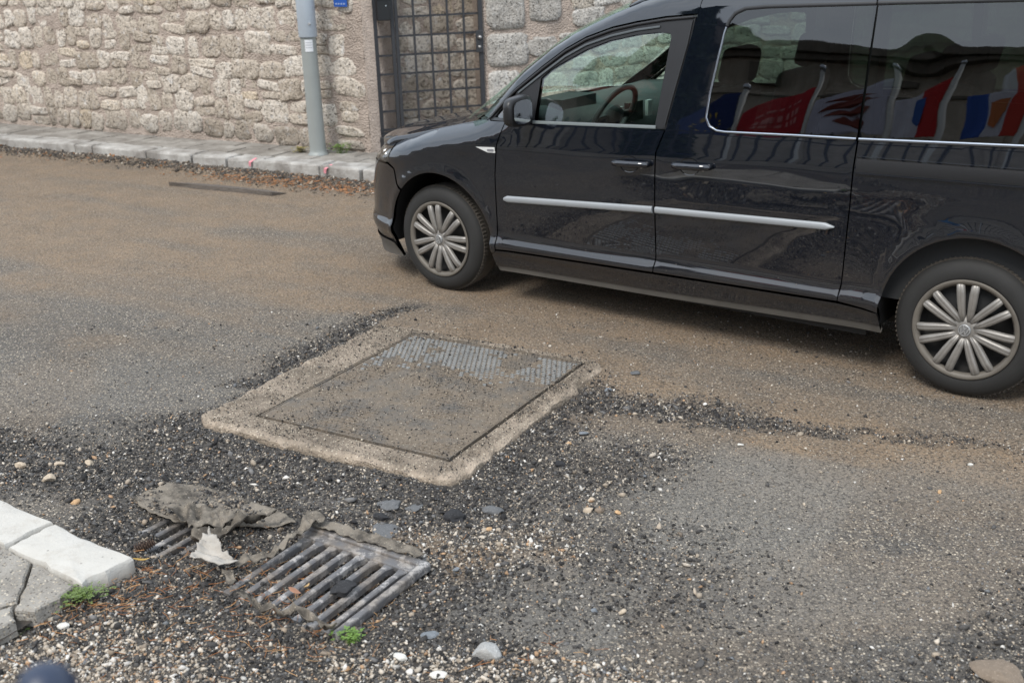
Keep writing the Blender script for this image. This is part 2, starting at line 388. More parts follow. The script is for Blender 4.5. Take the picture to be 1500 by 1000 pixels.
def axis(segs):
    out = [segs[0][0]]
    for a, b, st in segs:
        n = max(1, int(round((b - a) / st))); out += list(np.linspace(a, b, n + 1)[1:])
    return np.array(out)
gx = axis([(-400, -60, 40), (-60, -14, 4), (-14, -6, .4), (-6, -2.4, .05), (-2.4, 2.0, .012), (2.0, 3.2, .04), (3.2, 10, .3), (10, 60, 4), (60, 400, 40)])
gy = axis([(-400, -60, 40), (-60, -6, 3), (-6, 1.8, .25), (1.8, 2.4, .06), (2.4, 6.0, .012), (6.0, 8, .03), (8, 12.5, .06), (12.5, 20, .5), (20, 60, 4), (60, 400, 40)])
GXX, GYY = np.meshgrid(gx, gy)
gh, gdust, gdark, gspk, _, gslur = masks(GXX.ravel(), GYY.ravel())
nx, ny = len(gx), len(gy)
ii = (np.arange(ny - 1)[:, None] * nx + np.arange(nx - 1)[None]).ravel()
T = np.stack([ii, ii + 1, ii + nx + 1, ii + nx], 1)
road = npmesh('road', np.stack([GXX.ravel(), GYY.ravel(), gh], 1), T, A_ASPH, smooth=True,
              attrs={'dust': ('FLOAT', gdust), 'dark': ('FLOAT', gdark), 'speck': ('FLOAT', gspk), 'slurry': ('FLOAT', gslur)})
structure(road, 'dusty brown and grey asphalt road with worn patches')
def gz(x, y): return float(masks(np.array([float(x)]), np.array([float(y)]))[0][0])

# ------------------------------------------------------------------ far kerb, pavement
def P2(s, v, z=0.0):      # street coordinates: s along the kerb from K0, v away from the road
    q = K0 + KE * s + KN * v; return (q[0], q[1], z)
def rough_block(name, quad, z0, z1, mat, parent=None, bev=.012, jit=.006, cuts=3, seed=0):
    """block with a subdivided, slightly uneven top outline"""
    rs = np.random.default_rng(abs(seed)); q = [np.array(p[:2], float) for p in quad]; poly = []
    for i in range(4):
        a, b = q[i], q[(i + 1) % 4]
        for k in range(cuts): poly.append(a + (b - a) * k / cuts + rs.normal(0, jit, 2))
    c = sum(poly) / len(poly); n = len(poly); V = []
    for z, sc in ((z0, 0), (z1 - bev, 0), (z1 - bev * .25, bev * .5), (z1, bev * 1.4)):
        for p in poly:
            d = (p - c); L = np.linalg.norm(d); V.append((*(c + d * (L - sc) / L), z + (rs.normal(0, jit * .25) if z > z0 else 0)))
    V.append((c[0], c[1], z1 + rs.normal(0, jit * .2)))
    F = []
    for r in range(3):
        for i in range(n): j = (i + 1) % n; F.append((r * n + i, r * n + j, (r + 1) * n + j, (r + 1) * n + i))
    for i in range(n): F.append((3 * n + i, 3 * n + (i + 1) % n, 4 * n))
    return mesh(name, V, F, mat, parent)
far_pavement = mesh('far_pavement', [P2(-14, .02, .085), P2(9, .02, .085), P2(9, 9, .085), P2(-14, 9, .085)], [(0, 1, 2, 3)], M_DIRT)
structure(far_pavement, 'narrow pavement of worn stone slabs at the foot of the wall')
kerb = empty('far_kerb'); structure(kerb, 'row of grey limestone kerb stones across the road')
jx = [-12, -11.1, -10.2, -9.3, -8.3, -7.5, -6.9, -6.2, -5.52, -5.07, -4.41, -4.2, -3.54, -3.01, -2.62, -2.27, -1.66, -1.26, -.7, -.1, .5, 1.2, 1.9, 2.6, 3.4, 4.1]
for i in range(len(jx) - 1):
    s0, s1 = (jx[i] - K0[0]) / KE[0] + random.uniform(.008, .022), (jx[i + 1] - K0[0]) / KE[0] - random.uniform(.008, .022)
    rough_block('kerb_stone', [P2(s0, -.01), P2(s1, .0), P2(s1, .23), P2(s0, .23)], -.10, .125 + random.uniform(-.006, .006), M_KERB, kerb, .018, .009, 4, i)
s = -12.5
row = 0
for v0, v1 in ((.24, .50), (.51, .76)):
    s = -12.4 + .2 * row; row += 1
    while s < 3.0:
        L = random.uniform(.32, .62)
        rough_block('pavement_slab', [P2(s + .010, v0), P2(s + L - .010, v0), P2(s + L - .010, v1), P2(s + .010, v1)], .06, .122 + random.uniform(-.004, .004), M_FTILE, far_pavement, .006, .003, 2, int(s * 100) + 500)
        s += L
for v0, v1 in ((.77, 1.1), (1.11, 1.45)):      # behind the corner, in front of the gate
    s = -.2
    while s < 5.0:
        L = random.uniform(.4, .7)
        rough_block('pavement_slab', [P2(s + .010, v0), P2(s + L - .010, v0), P2(s + L - .010, v1), P2(s + .010, v1)], .06, .122, M_FTILE, far_pavement, .006, .003, 2, int(s * 100) + 900)
        s += L
# ridge of broken asphalt out in the road
t = NT('ridge_edge'); M_RIDGE = t.fin(color=t.mix(t.noise(t.pos(False), 30, 5, .6), (.07, .062, .055), (.17, .14, .115)), rough=.95, normal=t.bump(t.noise(t.pos(False), 60, 5), 1.0, .02))
pp = [(-2.99, 9.81), (-2.75, 9.66), (-2.5, 9.52), (-2.25, 9.385), (-1.98, 9.24), (-1.86, 9.32), (-2.1, 9.50), (-2.4, 9.68), (-2.7, 9.83)]
mb = MB(); n = len(pp); c = np.mean(pp, 0)
V = [(x, y, -.02) for x, y in pp] + [(x + random.uniform(-.01, .01), y + random.uniform(-.01, .01), .035 if k < 5 else .004) for k, (x, y) in enumerate(pp)]
mb.add(V, [(i, (i + 1) % n, n + (i + 1) % n, n + i) for i in range(n)] + [tuple(range(n, 2 * n))])
structure(mb.build('asphalt_ridge', M_RIDGE), 'raised broken asphalt edge out in the dusty road')

# ------------------------------------------------------------------ stone walls
def stone(name, w, h, seed, depth=.045, mat=M_STONE, parent=None, sq=3.2, rings=4, n=22, rough=.36, proud=.0):
    """one rubble stone: irregular rounded outline, craggy domed face. local x along the wall, y out of it, z up"""
    rs = np.random.default_rng(seed); V = []; ph = rs.uniform(0, 6.28)
    ang = np.linspace(0, 2 * pi, n, endpoint=False) + rs.uniform(-.08, .08, n)
    c, s_ = np.cos(ang), np.sin(ang); rad = (np.abs(c) ** sq + np.abs(s_) ** sq) ** (-1 / sq)
    rad = rad * (1 + rough * (fbm(c * 1.3 + seed, s_ * 1.3, o=3, s=seed % 97) - .5) * 1.6)
    rad[rs.integers(0, n)] *= rs.uniform(.84, 1)
    for k, (f, d) in enumerate(zip((1.0, .97, .86, .58, .28)[:rings + 1], (-.5, .45, .9, 1.0, 1.0))):
        x = c * rad * f * w / 2; z = s_ * rad * f * h / 2
        nn = fbm(x * 14 + seed * 3.3, z * 14 + seed, o=3, s=5) - .5
        y = depth * (d + nn * (1.3 if k > 0 else 0)) + proud
        V += [(a, -b, e) for a, b, e in zip(x, y, z)]
    V.append((0, -(depth * (1 + rs.normal(0, .25)) + proud), 0)); F = []; m = rings + 1
    for k in range(m - 1):
        for i in range(n): j = (i + 1) % n; F.append((k * n + i, (k + 1) * n + i, (k + 1) * n + j, k * n + j))
    for i in range(n): F.append(((m - 1) * n + i, m * n, (m - 1) * n + (i + 1) % n))
    return V, [q[::-1] for q in F]
def lay_wall(root, s0, s1, z0, z1, rs, rowh=(.14, .23), lw=(.14, .36), vis=(-99, 99, 1.62), mat=M_STONE, joint=.004, skip=None, sq=(3.2, 8), depth=(.009, .028)):
    """courses of irregular stones on root's local xz plane"""
    extra = MB(); tones = []; z = z0; k = 0; placed = []
    while z < z1:
        H = rs.uniform(*rowh); s = s0 - rs.uniform(0, .2)
        while s < s1:
            W = rs.uniform(*lw)
            if W > .2 and H > .17 and rs.random() < .25:      # two thin ones on top of each other
                parts = [(s, z, W, H * .45), (s, z + H * .47, W, H * .5)]
            else: parts = [(s, z, W, H)]
            for (a, b, w, h) in parts:
                a += rs.uniform(-.015, .015); b += rs.uniform(-.02, .02) + .03 * sin(a * 1.9 + z * 3) ; w *= rs.uniform(.92, 1.10); h *= rs.uniform(.90, 1.12)
                if a < s0 - .05 or a + w > s1 + .04: continue
                if skip and skip(a + w / 2, b + h / 2): continue
                placed.append((a + w / 2, b + h / 2, w - joint, h - joint))
            s += W
        z += H
    for (x, zz, w, h) in placed:
        k += 1; sd = int(rs.integers(1, 9999))
        V, F = stone('stone', w, h, sd, rs.uniform(*depth), sq=rs.uniform(*sq))
        th = rs.normal(0, .09)
        if vis[0] < x < vis[1] and zz < vis[2]:
            me = bpy.data.meshes.new('stone'); me.from_pydata(V, [], F); me.shade_smooth()
            o = link('stone', me, mat, root); o.location = (x, 0, zz); o.rotation_euler = (0, th, 0)
        else:
            extra.add([(a + x, b, c + zz) for a, b, c in V], F); tones += [rs.random()] * len(V)
    if extra.v:
        me = bpy.data.meshes.new('upper_stones'); me.from_pydata(extra.v, [], extra.f); me.shade_smooth()
        at = me.attributes.new('tone', 'FLOAT', 'POINT'); at.data.foreach_set('value', np.array(tones, np.float32))
        o = link('upper_stones', me, mat, root); o['kind'] = 'stuff'
rs = np.random.default_rng(5)
W0 = (-1.26, 10.47)
wall = empty('stone_wall', (W0[0], W0[1], 0), KD)
tag(wall, 'long rubble stone wall with pinkish mortar left of the iron gate', 'wall')
def mortar_sheet(root, x0, x1, z0, z1, y=0.0, thick=.45, name='mortar', mat=M_MORTAR, step=.03):
    xs = np.linspace(x0, x1, int((x1 - x0) / step) + 1); zs = np.linspace(z0, z1, int((z1 - z0) / step) + 1)
    X, Z = np.meshgrid(xs, zs); Y = y - .026 * (fbm(X * 9 + 3, Z * 9, o=4, s=2) - .5) - .006
    V = np.stack([X.ravel(), Y.ravel(), Z.ravel()], 1); nx_, nz_ = len(xs), len(zs)
    i = (np.arange(nz_ - 1)[:, None] * nx_ + np.arange(nx_ - 1)[None]).ravel(); T = np.stack([i, i + 1, i + nx_ + 1, i + nx_], 1)
    b = len(V); V = np.vstack([V, [(x0, y + thick, z0), (x1, y + thick, z0), (x1, y + thick, z1), (x0, y + thick, z1)]])
    c = [0, nx_ - 1, nx_ * nz_ - 1, nx_ * (nz_ - 1)]
    T = np.vstack([T, [(c[3], c[2], b + 2, b + 3), (c[1], b + 1, b + 2, c[2]), (c[0], c[3], b + 3, b), (b, b + 3, b + 2, b + 1)]])
    return npmesh(name, V, T, mat, root, smooth=False)
mortar_sheet(wall, -7.5, -.0, .05, 2.5)
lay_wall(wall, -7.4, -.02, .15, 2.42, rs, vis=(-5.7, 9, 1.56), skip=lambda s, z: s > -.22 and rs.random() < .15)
# dark soil strip at the foot of the wall
# wall behind and right of the gate
GA = radians(14); GO = (-1.2, 10.62)
gwall = empty('stone_wall', (GO[0], GO[1], 0), GA)
tag(gwall, 'pale ashlar and rubble wall right of the iron gate, behind the dark van', 'wall')
mortar_sheet(gwall, 1.06, 7.0, .0, 3.0, name='mortar')
def ashlar(x0, x1, z0, z1, i):
    V, F = stone('ashlar_block', x1 - x0 - .015, z1 - z0 - .015, i, .03, sq=9, rough=.05, n=28)
    me = bpy.data.meshes.new('ashlar_block'); me.from_pydata(V, [], F); me.shade_smooth()
    o = link('ashlar_block', me, M_ASHLAR, gwall); o.location = ((x0 + x1) / 2, 0, (z0 + z1) / 2)
blocks = [(1.07, 1.47, 1.15, 1.62), (1.07, 1.50, .81, 1.14), (1.07, 1.40, .45, .80), (1.07, 1.49, .13, .44), (1.49, 1.83, 1.21, 1.55), (1.07, 1.45, 1.63, 2.0), (1.46, 1.8, 1.56, 1.9)]
for i, b in enumerate(blocks): ashlar(*b, i + 31)
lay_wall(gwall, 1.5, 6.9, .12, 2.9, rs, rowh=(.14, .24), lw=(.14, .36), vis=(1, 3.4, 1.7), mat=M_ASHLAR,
         skip=lambda s, z: (s < 1.66 and z < 1.2) and s < 1.60 or (s < 1.95 and 1.12 < z < 1.95), sq=(3.5, 7))
bwall = empty('stone_wall', (GO[0], GO[1], 0), GA)
tag(bwall, 'grey stained rubble wall seen through the bars of the iron gate', 'wall')
bwall.location = (GO[0] - .40 * sin(GA), GO[1] + .40 * cos(GA), 0)
mortar_sheet(bwall, -.02, 1.3, .0, 2.9, thick=.2)
lay_wall(bwall, .0, 1.25, .12, 2.8, rs, rowh=(.16, .27), lw=(.16, .36), vis=(-.4, 1.3, 1.65))
# reveal on the right of the gate
mb = MB(); mb.box((1.055, .20, 1.5), (.02, .40, 3.0)); o = mb.build('gate_reveal', M_MORTAR, gwall)
# stone step under the gate
t = MB(); t.box((.5, .14, .17), (1.1, .34, .14)); o = t.build('gate_step', simple('wet_dark_stone', (.035, .033, .032), .7, bump=(25, .5, .01))); o.location = (GO[0], GO[1], 0); o.rotation_euler = (0, 0, GA)
bevel(o, .012); structure(o, 'blackened stone step beneath the iron gate')

# ------------------------------------------------------------------ iron gate
M_IRON = simple('dark_iron', (.045, .046, .05), .55, .4, bump=(120, .25, .002))
gate = empty('iron_gate', (GO[0], GO[1], 0), GA)
tag(gate, 'dark iron grid gate with flat square bars between the two stone walls', 'gate')
ZB, ZT = .27, 2.25; dz = .1705; zr = [ZB + .03 + dz * k for k in range(12)]
mb = MB(); mb.box((.035, 0, (ZB + ZT) / 2), (.035, .035, ZT - ZB)); mb.build('side_post', M_IRON, gate)
mb = MB(); mb.box((.195, 0, (ZB + ZT) / 2 - .02), (.032, .035, ZT - ZB)); mb.build('side_post', M_IRON, gate)
mb = MB(); mb.box((.232, -.006, (ZB + ZT) / 2 - .02), (.03, .03, ZT - ZB)); mb.build('leaf_frame', M_IRON, gate)
mb = MB(); mb.box((1.026, -.004, (ZB + ZT) / 2), (.04, .035, ZT - ZB)); mb.build('leaf_frame', M_IRON, gate)
for x in (.395, .555, .712, .868):
    mb = MB(); mb.box((x, -.003, (ZB + ZT) / 2), (.019, .019, ZT - ZB - .03)); mb.build('upright_bar', M_IRON, gate)
for z in zr:
    mb = MB(); mb.bar((.247, .014, z), (1.006, .014, z), .018); mb.build('cross_bar', M_IRON, gate)
    mb = MB(); mb.bar((.05, .012, z), (.18, .012, z), .018); mb.build('cross_bar', M_IRON, gate)
mb = MB(); mb.bar((.02, 0, ZB - .01), (.212, 0, ZB - .01), .035); mb.build('bottom_rail', M_IRON, gate)
mb = MB(); mb.box((1.008, -.025, 1.07), (.07, .022, .20)); lk = mb.build('lock_case', M_IRON, gate); bevel(lk, .004)
mb = MB(); mb.lathe([(.0, -.045), (.014, -.045), (.018, -.01), (.018, .0)], 14, 'Y', (1.005, -.036, 1.11)); mb.build('lock_knob', simple('worn_steel', (.35, .34, .33), .4, .8), gate, True)
mb = MB(); mb.lathe([(.0, -.006), (.012, -.006), (.014, .0)], 14, 'Y', (1.005, -.037, 1.02)); mb.build('keyhole_plate', simple('worn_steel_plate', (.4, .39, .37), .4, .8), gate, True)
# letter box hanging on the side panel
lb = empty('letter_box', (GO[0], GO[1], 0), GA); tag(lb, 'small black letter box hung on the narrow side panel of the gate', 'letter box')
M_BLK = simple('black_metal', (.012, .012, .013), .35)
o = MB().box((.115, -.035, 1.395), (.125, .07, .19)).build('box_body', M_BLK, lb); bevel(o, .006)
o = MB().box((.115, -.045, 1.497), (.135, .09, .012)).build('box_lid', M_IRON, lb)
MB().lathe([(0, -.004), (.007, -.004), (.008, 0)], 12, 'Y', (.135, -.071, 1.43)).build('box_lock', simple('chrome_small', (.6, .6, .6), .25, 1), lb)
# blue plate on the wall
bs = empty('house_plate', (W0[0], W0[1], 0), KD); tag(bs, 'small blue enamel plate on the wall corner beside the gate', 'sign')
M_BLUE = simple('blue_enamel', (.02, .08, .33), .3, var=.05)
o = MB().box((-.19, -.055, 1.52), (.15, .008, .17)).build('plate', M_BLUE, bs); bevel(o, .003)
pm = MB(); 
for k in range(4): pm.box((-.235 + k * .03, -.0605, 1.462), (.017, .003, .014))
pm.build('lettering', simple('faded_white_print', (.25, .32, .5), .5, var=.05), bs)

# ------------------------------------------------------------------ lamp post
M_POLE = simple('grey_green_paint', (.26, .275, .262), .5, .1, bump=(14, .15, .004), var=.1, vscale=6)
M_SLEEVE = simple('pale_blue_metal', (.36, .40, .44), .45, .2, var=.1, vscale=8)
lp = empty('lamp_post', (-1.765, 10.49, .12)); tag(lp, 'grey round metal post with a pale blue sleeve standing on the far pavement', 'post')
MB().lathe([(.0, -.02), (.095, -.02), (.098, .0), (.083, .015), (.078, .035), (.076, .06), (.071, 1.2), (.066, 3.4), (.0, 3.4)], 40, 'Z').build('pole', M_POLE, lp, True)
MB().lathe([(.071, 1.065), (.083, 1.065), (.084, 1.07), (.084, 3.0), (.07, 3.0)], 40, 'Z').build('sleeve', M_SLEEVE, lp, True)
MB().box((.035, -.077, 1.185), (.02, .02, .02)).bar((.034, -.08, 1.185), (.045, -.10, 1.185), .012, n=8).build('bolt', simple('bolt_steel', (.6, .6, .6), .35, .8), lp)
st = MB(); ang0 = -100
for k in range(7):
    pass
V = []; 
for k in range(9):
    a = radians(-108 + k * 7); V += [(.0756 * cos(a), .0756 * sin(a), .94), (.0756 * cos(a), .0756 * sin(a), 1.045)]
mesh('sticker', V, [(2 * k, 2 * k + 2, 2 * k + 3, 2 * k + 1) for k in range(8)], simple('white_sticker', (.62, .63, .64), .5, var=.06), lp, True)
V = []
F = []
for r_ in range(3):
    b0 = len(V)
    for k in range(7):
        a = radians(-103 + k * 7.5); z_ = 1.02 - r_ * .022; V += [(.0763 * cos(a), .0763 * sin(a), z_ - .003), (.0763 * cos(a), .0763 * sin(a), z_ + .003)]
    F += [(b0 + 2 * k, b0 + 2 * k + 2, b0 + 2 * k + 3, b0 + 2 * k + 1) for k in range(6)]
mesh('sticker_print', V, F, simple('grey_print', (.38, .38, .4), .6), lp)
# pink survey marks sprayed on the far kerb
M_PINK = simple('pink_spray', (.62, .24, .27), .9, var=.3, vscale=60)
for (x, lbl) in ((-2.36, 'pink spray mark on the kerb left of the lamp post foot'), (-1.60, 'pink spray mark on the kerb right of the lamp post foot')):
    s_ = (x - K0[0]) / KE[0]
    V = [P2(s_ - .012, -.020, .070), P2(s_ + .012, -.020, .062), P2(s_ + .024, -.022, .106), P2(s_ - .006, -.022, .108), P2(s_ + .040, .05, .1345), P2(s_ + .012, .05, .1345)]
    tag(mesh('paint_mark', V, [(0, 1, 2, 3), (3, 2, 4, 5)], M_PINK), lbl, 'paint mark')

# ------------------------------------------------------------------ manhole slab and cover
def SL(u, v, z=0.0):
    q = SL_O + KE * u + KN * v; return (q[0], q[1], z)
def rr_poly(w, h, r, n=6, step=.02):
    P = []
    for cx_, cy_, a0 in ((w - r, r, -90), (w - r, h - r, 0), (r, h - r, 90), (r, r, 180)):
        for k in range(n + 1): a = radians(a0 + 90 * k / n); P.append((cx_ + r * cos(a), cy_ + r * sin(a)))
    out = []
    for i in range(len(P)):
        a, b = np.array(P[i]), np.array(P[(i + 1) % len(P)]); m = max(1, int(np.linalg.norm(b - a) / step))
        out += [tuple(a + (b - a) * k / m) for k in range(m)]
    return out
def poly_in(P, x, y):
    P = np.asarray(P, float); r = np.zeros(len(x), bool)
    for (x0, y0), (x1, y1) in zip(P, np.roll(P, -1, 0)):
        if y0 != y1: r ^= ((y0 > y) != (y1 > y)) & (x < (x1 - x0) * (y - y0) / (y1 - y0) + x0)
    return r
def cdt(poly, step, holes=(), extra=()):
    """triangulate a polygon with regular interior points; returns points, triangles, outline indices"""
    def inside(P, q):
        P = np.asarray(P); q = np.atleast_2d(q); x, y = q[:, 0], q[:, 1]; r = np.zeros(len(q), bool)
        for (x0, y0), (x1, y1) in zip(P, np.roll(P, -1, 0)):
            if y0 == y1: continue
            c_ = ((y0 > y) != (y1 > y)) & (x < (x1 - x0) * (y - y0) / (y1 - y0) + x0); r ^= c_
        return r
    def dist(P, q):
        P = np.asarray(P); d = np.full(len(q), 9e9)
        for a, b in zip(P, np.roll(P, -1, 0)): d = np.minimum(d, segd(q[:, 0], q[:, 1], a, b + 1e-9)[0])
        return d
    P = np.asarray(poly, float); lo, hi = P.min(0), P.max(0)
    gxx, gyy = np.meshgrid(np.arange(lo[0] + step / 2, hi[0], step), np.arange(lo[1] + step / 2, hi[1], step)); g = np.stack([gxx.ravel(), gyy.ravel()], 1)
    k = inside(P, g) & (dist(P, g) > step * .45)
    for h_ in holes: k &= ~inside(h_, g) & (dist(h_, g) > step * .45)
    g = g[k]; pts = [tuple(p) for p in P]; ed = [(i, (i + 1) % len(P)) for i in range(len(P))]; loops = [list(range(len(P)))]
    for h_ in holes:
        b = len(pts); pts += [tuple(p) for p in h_]; m = len(h_); ed += [(b + i, b + (i + 1) % m) for i in range(m)]; loops.append(list(range(b, b + m)))
    nb = len(pts); pts += [tuple(p) for p in g]
    r = delaunay_2d_cdt([Vector(p) for p in pts], ed, [], 0, 1e-7)
    ov = np.array([tuple(p) for p in r[0]]); tri = np.array([f for f in r[2] if len(f) == 3])
    c_ = ov[tri].mean(1); k = inside(P, c_)
    for h_ in holes: k &= ~inside(h_, c_)
    tri = tri[k]; a, b, c2 = ov[tri[:, 0]], ov[tri[:, 1]], ov[tri[:, 2]]
    ar = (b[:, 0] - a[:, 0]) * (c2[:, 1] - a[:, 1]) - (b[:, 1] - a[:, 1]) * (c2[:, 0] - a[:, 0])
    tri[ar < 0] = tri[ar < 0][:, ::-1]; tri = tri[np.abs(ar) > 1e-12]
    # loop indices survive in order as long as nothing was merged
    mapi = {}
    for i, src in enumerate(r[3]):
        for s__ in src: mapi[s__] = i
    loops = [[mapi[i] for i in l] for l in loops]
    return ov, tri, loops
CV = (.262, .150, .99, 1.195)     # cover inside slab coordinates: u0, v0, width, depth
slab = empty('manhole_slab', (0, 0, 0)); tag(slab, 'square concrete manhole surround with chipped rounded edges, raised above the broken road', 'manhole')
pts = rr_poly(SL_A, SL_B, .10, 8, .02); P = np.array(pts)
cc = np.array([SL_A / 2, SL_B / 2]); dd = P - cc; L = np.hypot(dd[:, 0], dd[:, 1])
ero = .014 * (fbm(P[:, 0] * 4, P[:, 1] * 4, o=3, s=77) - .5) * 2 + .014 * (fbm(P[:, 0] * 22, P[:, 1] * 22, o=2, s=78) - .5) * 2
ero += .022 * np.exp(-((P[:, 1] - 1.14) / .05) ** 2) * (P[:, 0] > 1.2) + .014 * np.exp(-((P[:, 1] - .86) / .03) ** 2) * (P[:, 0] > 1.2)
P = P - dd / L[:, None] * ero[:, None]
hole = [(CV[0] - .012, CV[1] - .012), (CV[0] + CV[2] + .012, CV[1] - .012), (CV[0] + CV[2] + .012, CV[1] + CV[3] + .012), (CV[0] - .012, CV[1] + CV[3] + .012)]
hh = []
for i in range(4):
    a, b = np.array(hole[i]), np.array(hole[(i + 1) % 4]); hh += [tuple(a + (b - a) * k / 24) for k in range(24)]
ov, tri, loops = cdt([tuple(p) for p in P], .018, [hh])
dist_o = np.full(len(ov), 9.)
for a, b in zip(P, np.roll(P, -1, 0)): dist_o = np.minimum(dist_o, segd(ov[:, 0], ov[:, 1], a, b + 1e-9)[0])
zz = .034 + .006 * (fbm(ov[:, 0] * 4, ov[:, 1] * 4, o=3, s=4) - .5) + .004 * (fbm(ov[:, 0] * 40, ov[:, 1] * 40, o=2, s=8) - .5)
zz = zz - .012 * np.clip(1 - dist_o / .022, 0, 1) ** 2 - .014 * sstep(.50, .85, fbm(ov[:, 0] * 16, ov[:, 1] * 16, o=2, s=14)) * (dist_o < .07)
V = [SL(p[0], p[1], z) for p, z in zip(ov, zz)]; F = [tuple(x) for x in tri]
lo = loops[0]; b = len(V); m = len(lo)
for k_, (dz_, off) in enumerate(((-.018, .004), (-.05, -.004), (-.10, .0))):
    for j, i in enumerate(lo):
        d_ = (ov[i] - cc) / np.linalg.norm(ov[i] - cc); nn = .010 * (fbm(ov[i][0] * 18, ov[i][1] * 18, k_ * 1.3, o=2, s=9) - .5)
        q = ov[i] + d_ * (off + nn); V.append(SL(q[0], q[1], zz[i] + dz_))
prev = lo
for k_ in range(3):
    cur = [b + k_ * m + j for j in range(m)]
    F += [(prev[(j + 1) % m], prev[j], cur[j], cur[(j + 1) % m]) for j in range(m)]; prev = cur
hl = loops[1]; b = len(V); V += [SL(ov[i][0], ov[i][1], .012) for i in hl]; m = len(hl)
F += [(hl[j], hl[(j + 1) % m], b + (j + 1) % m, b + j) for j in range(m)]
me_o = mesh('concrete_frame', V, F, M_SLAB, slab, True); me_o.data.set_sharp_from_angle(angle=radians(38))
ea = np.full(len(V), .25, np.float32); ea[:len(dist_o)] = sstep(.05, .0, dist_o); ea[len(ov):len(ov) + 0] = 0; ea[len(ov):len(ov) + len(loops[0])] = .7
at = me_o.data.attributes.new('edge', 'FLOAT', 'POINT'); at.data.foreach_set('value', ea)
structure_floor = mesh('dirt_seat', [SL(CV[0] - .012, CV[1] - .012, .0215), SL(CV[0] + CV[2] + .012, CV[1] - .012, .0215), SL(CV[0] + CV[2] + .012, CV[1] + CV[3] + .012, .0215), SL(CV[0] - .012, CV[1] + CV[3] + .012, .0215)], [(0, 1, 2, 3)], M_DIRT, slab)
# iron cover
def iron_dirty():
    t = NT('dirty_cast_iron'); p = t.pos(False)
    base = t.mix(t.noise(p, 30, 4), (.055, .053, .050), (.11, .105, .097))
    d = t.ramp(t.noise(p, 6.5, 6, .68), [(.33, .15), (.55, .9)]); dirt = t.mix(t.noise(p, 40, 5), (.105, .083, .060), (.205, .163, .120))
    v = t.voro(p, 125); rr = t.sep(v.outputs['Color'])
    dirt = t.mix(t.math('MULTIPLY', t.math('GREATER_THAN', rr[0], .7), t.ramp(v.outputs['Distance'], [(.2, .8), (.5, 0.0)])), dirt, t.ramp(rr[1], [(0, (.05, .05, .05)), (.6, (.28, .23, .18)), (1, (.5, .43, .33))]))
    c = t.mix(d, base, dirt)
    return t.fin(color=c, rough=t.ramp(d, [(0, .55), (1, .95)]), normal=t.bump(t.math('ADD', t.noise(p, 120, 4), t.math('MULTIPLY', v.outputs['Distance'], .5)), .8, .003), spec=.35)
M_COVER = iron_dirty()
cover = empty('manhole_cover', (0, 0, 0)); tag(cover, 'flat iron manhole cover with a grid of small square studs, caked in brown dirt', 'manhole cover')
u0, v0, cw, cd = CV
nxs, nys = 90, 110; us = np.linspace(u0 + .012, u0 + cw - .012, nxs); vs = np.linspace(v0 + .012, v0 + cd - .012, nys); U_, V_ = np.meshgrid(us, vs)
dz1 = .0035 * sstep(.40, .62, fbm(U_ * 5, V_ * 5, o=4, s=31)) + .002 * (fbm(U_ * 60, V_ * 60, o=2, s=33) - .5)
band = sstep(.80, .90, V_ / (v0 + cd)) ; dz1 = dz1 * (1 - .8 * band)
Z_ = .034 + dz1
VV = np.stack([SL_O[0] + KE[0] * U_ + KN[0] * V_, SL_O[1] + KE[1] * U_ + KN[1] * V_, Z_], -1).reshape(-1, 3)
i = (np.arange(nys - 1)[:, None] * nxs + np.arange(nxs - 1)[None]).ravel()
npmesh('cover_plate', VV, np.stack([i, i + 1, i + nxs + 1, i + nxs], 1), M_COVER, cover, True)
mb = MB()
for (a, b_) in (((u0 + .006, v0), (u0 + .006, v0 + cd)), ((u0 + cw - .006, v0), (u0 + cw - .006, v0 + cd)), ((u0, v0 + .006), (u0 + cw, v0 + .006)), ((u0, v0 + cd - .006), (u0 + cw, v0 + cd - .006))):
    m2 = MB().bar(SL(*a, .026), SL(*b_, .026), .007, .0245); m2.build('cover_rim', M_COVER, cover)
# studs: fully exposed in a band along the far side, elsewhere mostly buried
sv, sf = [], []; pit = .0272; ns = 0
M_STUD = simple('polished_stud_iron', (.30, .30, .29), .42, .55, bump=(160, .3, .002), var=.35, vscale=18)
rowi = 0; vv = v0 + .03
buriedV = MB(); shinyV = MB()
while vv < v0 + cd - .02:
    uu = u0 + .03 + (rowi % 2) * pit / 2
    while uu < u0 + cw - .02:
        q = SL(uu, vv, 0); nn = float(fbm(uu * 4.2, vv * 4.2, o=3, s=51)); bandv = (v0 + cd - vv)
        expo = .03 < bandv and nn + random.uniform(-.12, .12) - max(0, bandv - .22) * 1.6 > .43
        top = .0395 if expo else .0372; w_ = .0185
        c_, s_ = cos(KD), sin(KD); B = shinyV if expo else buriedV
        Vq = []
        for (zq, ww) in ((.033, w_), (top, w_ * .72)):
            for (a, b_) in ((-1, -1), (1, -1), (1, 1), (-1, 1)):
                lx, ly = a * ww / 2 * 1.15, b_ * ww / 2 * .85; Vq.append((q[0] + lx * c_ - ly * s_, q[1] + lx * s_ + ly * c_, zq))
        B.add(Vq, [(4, 5, 6, 7), (0, 1, 5, 4), (1, 2, 6, 5), (2, 3, 7, 6), (3, 0, 4, 7)])
        uu += pit
    vv += pit; rowi += 1
o = buriedV.build('tread_studs', M_COVER, cover); o['kind'] = 'stuff'; o = shinyV.build('worn_studs', M_STUD, cover); o['kind'] = 'stuff'

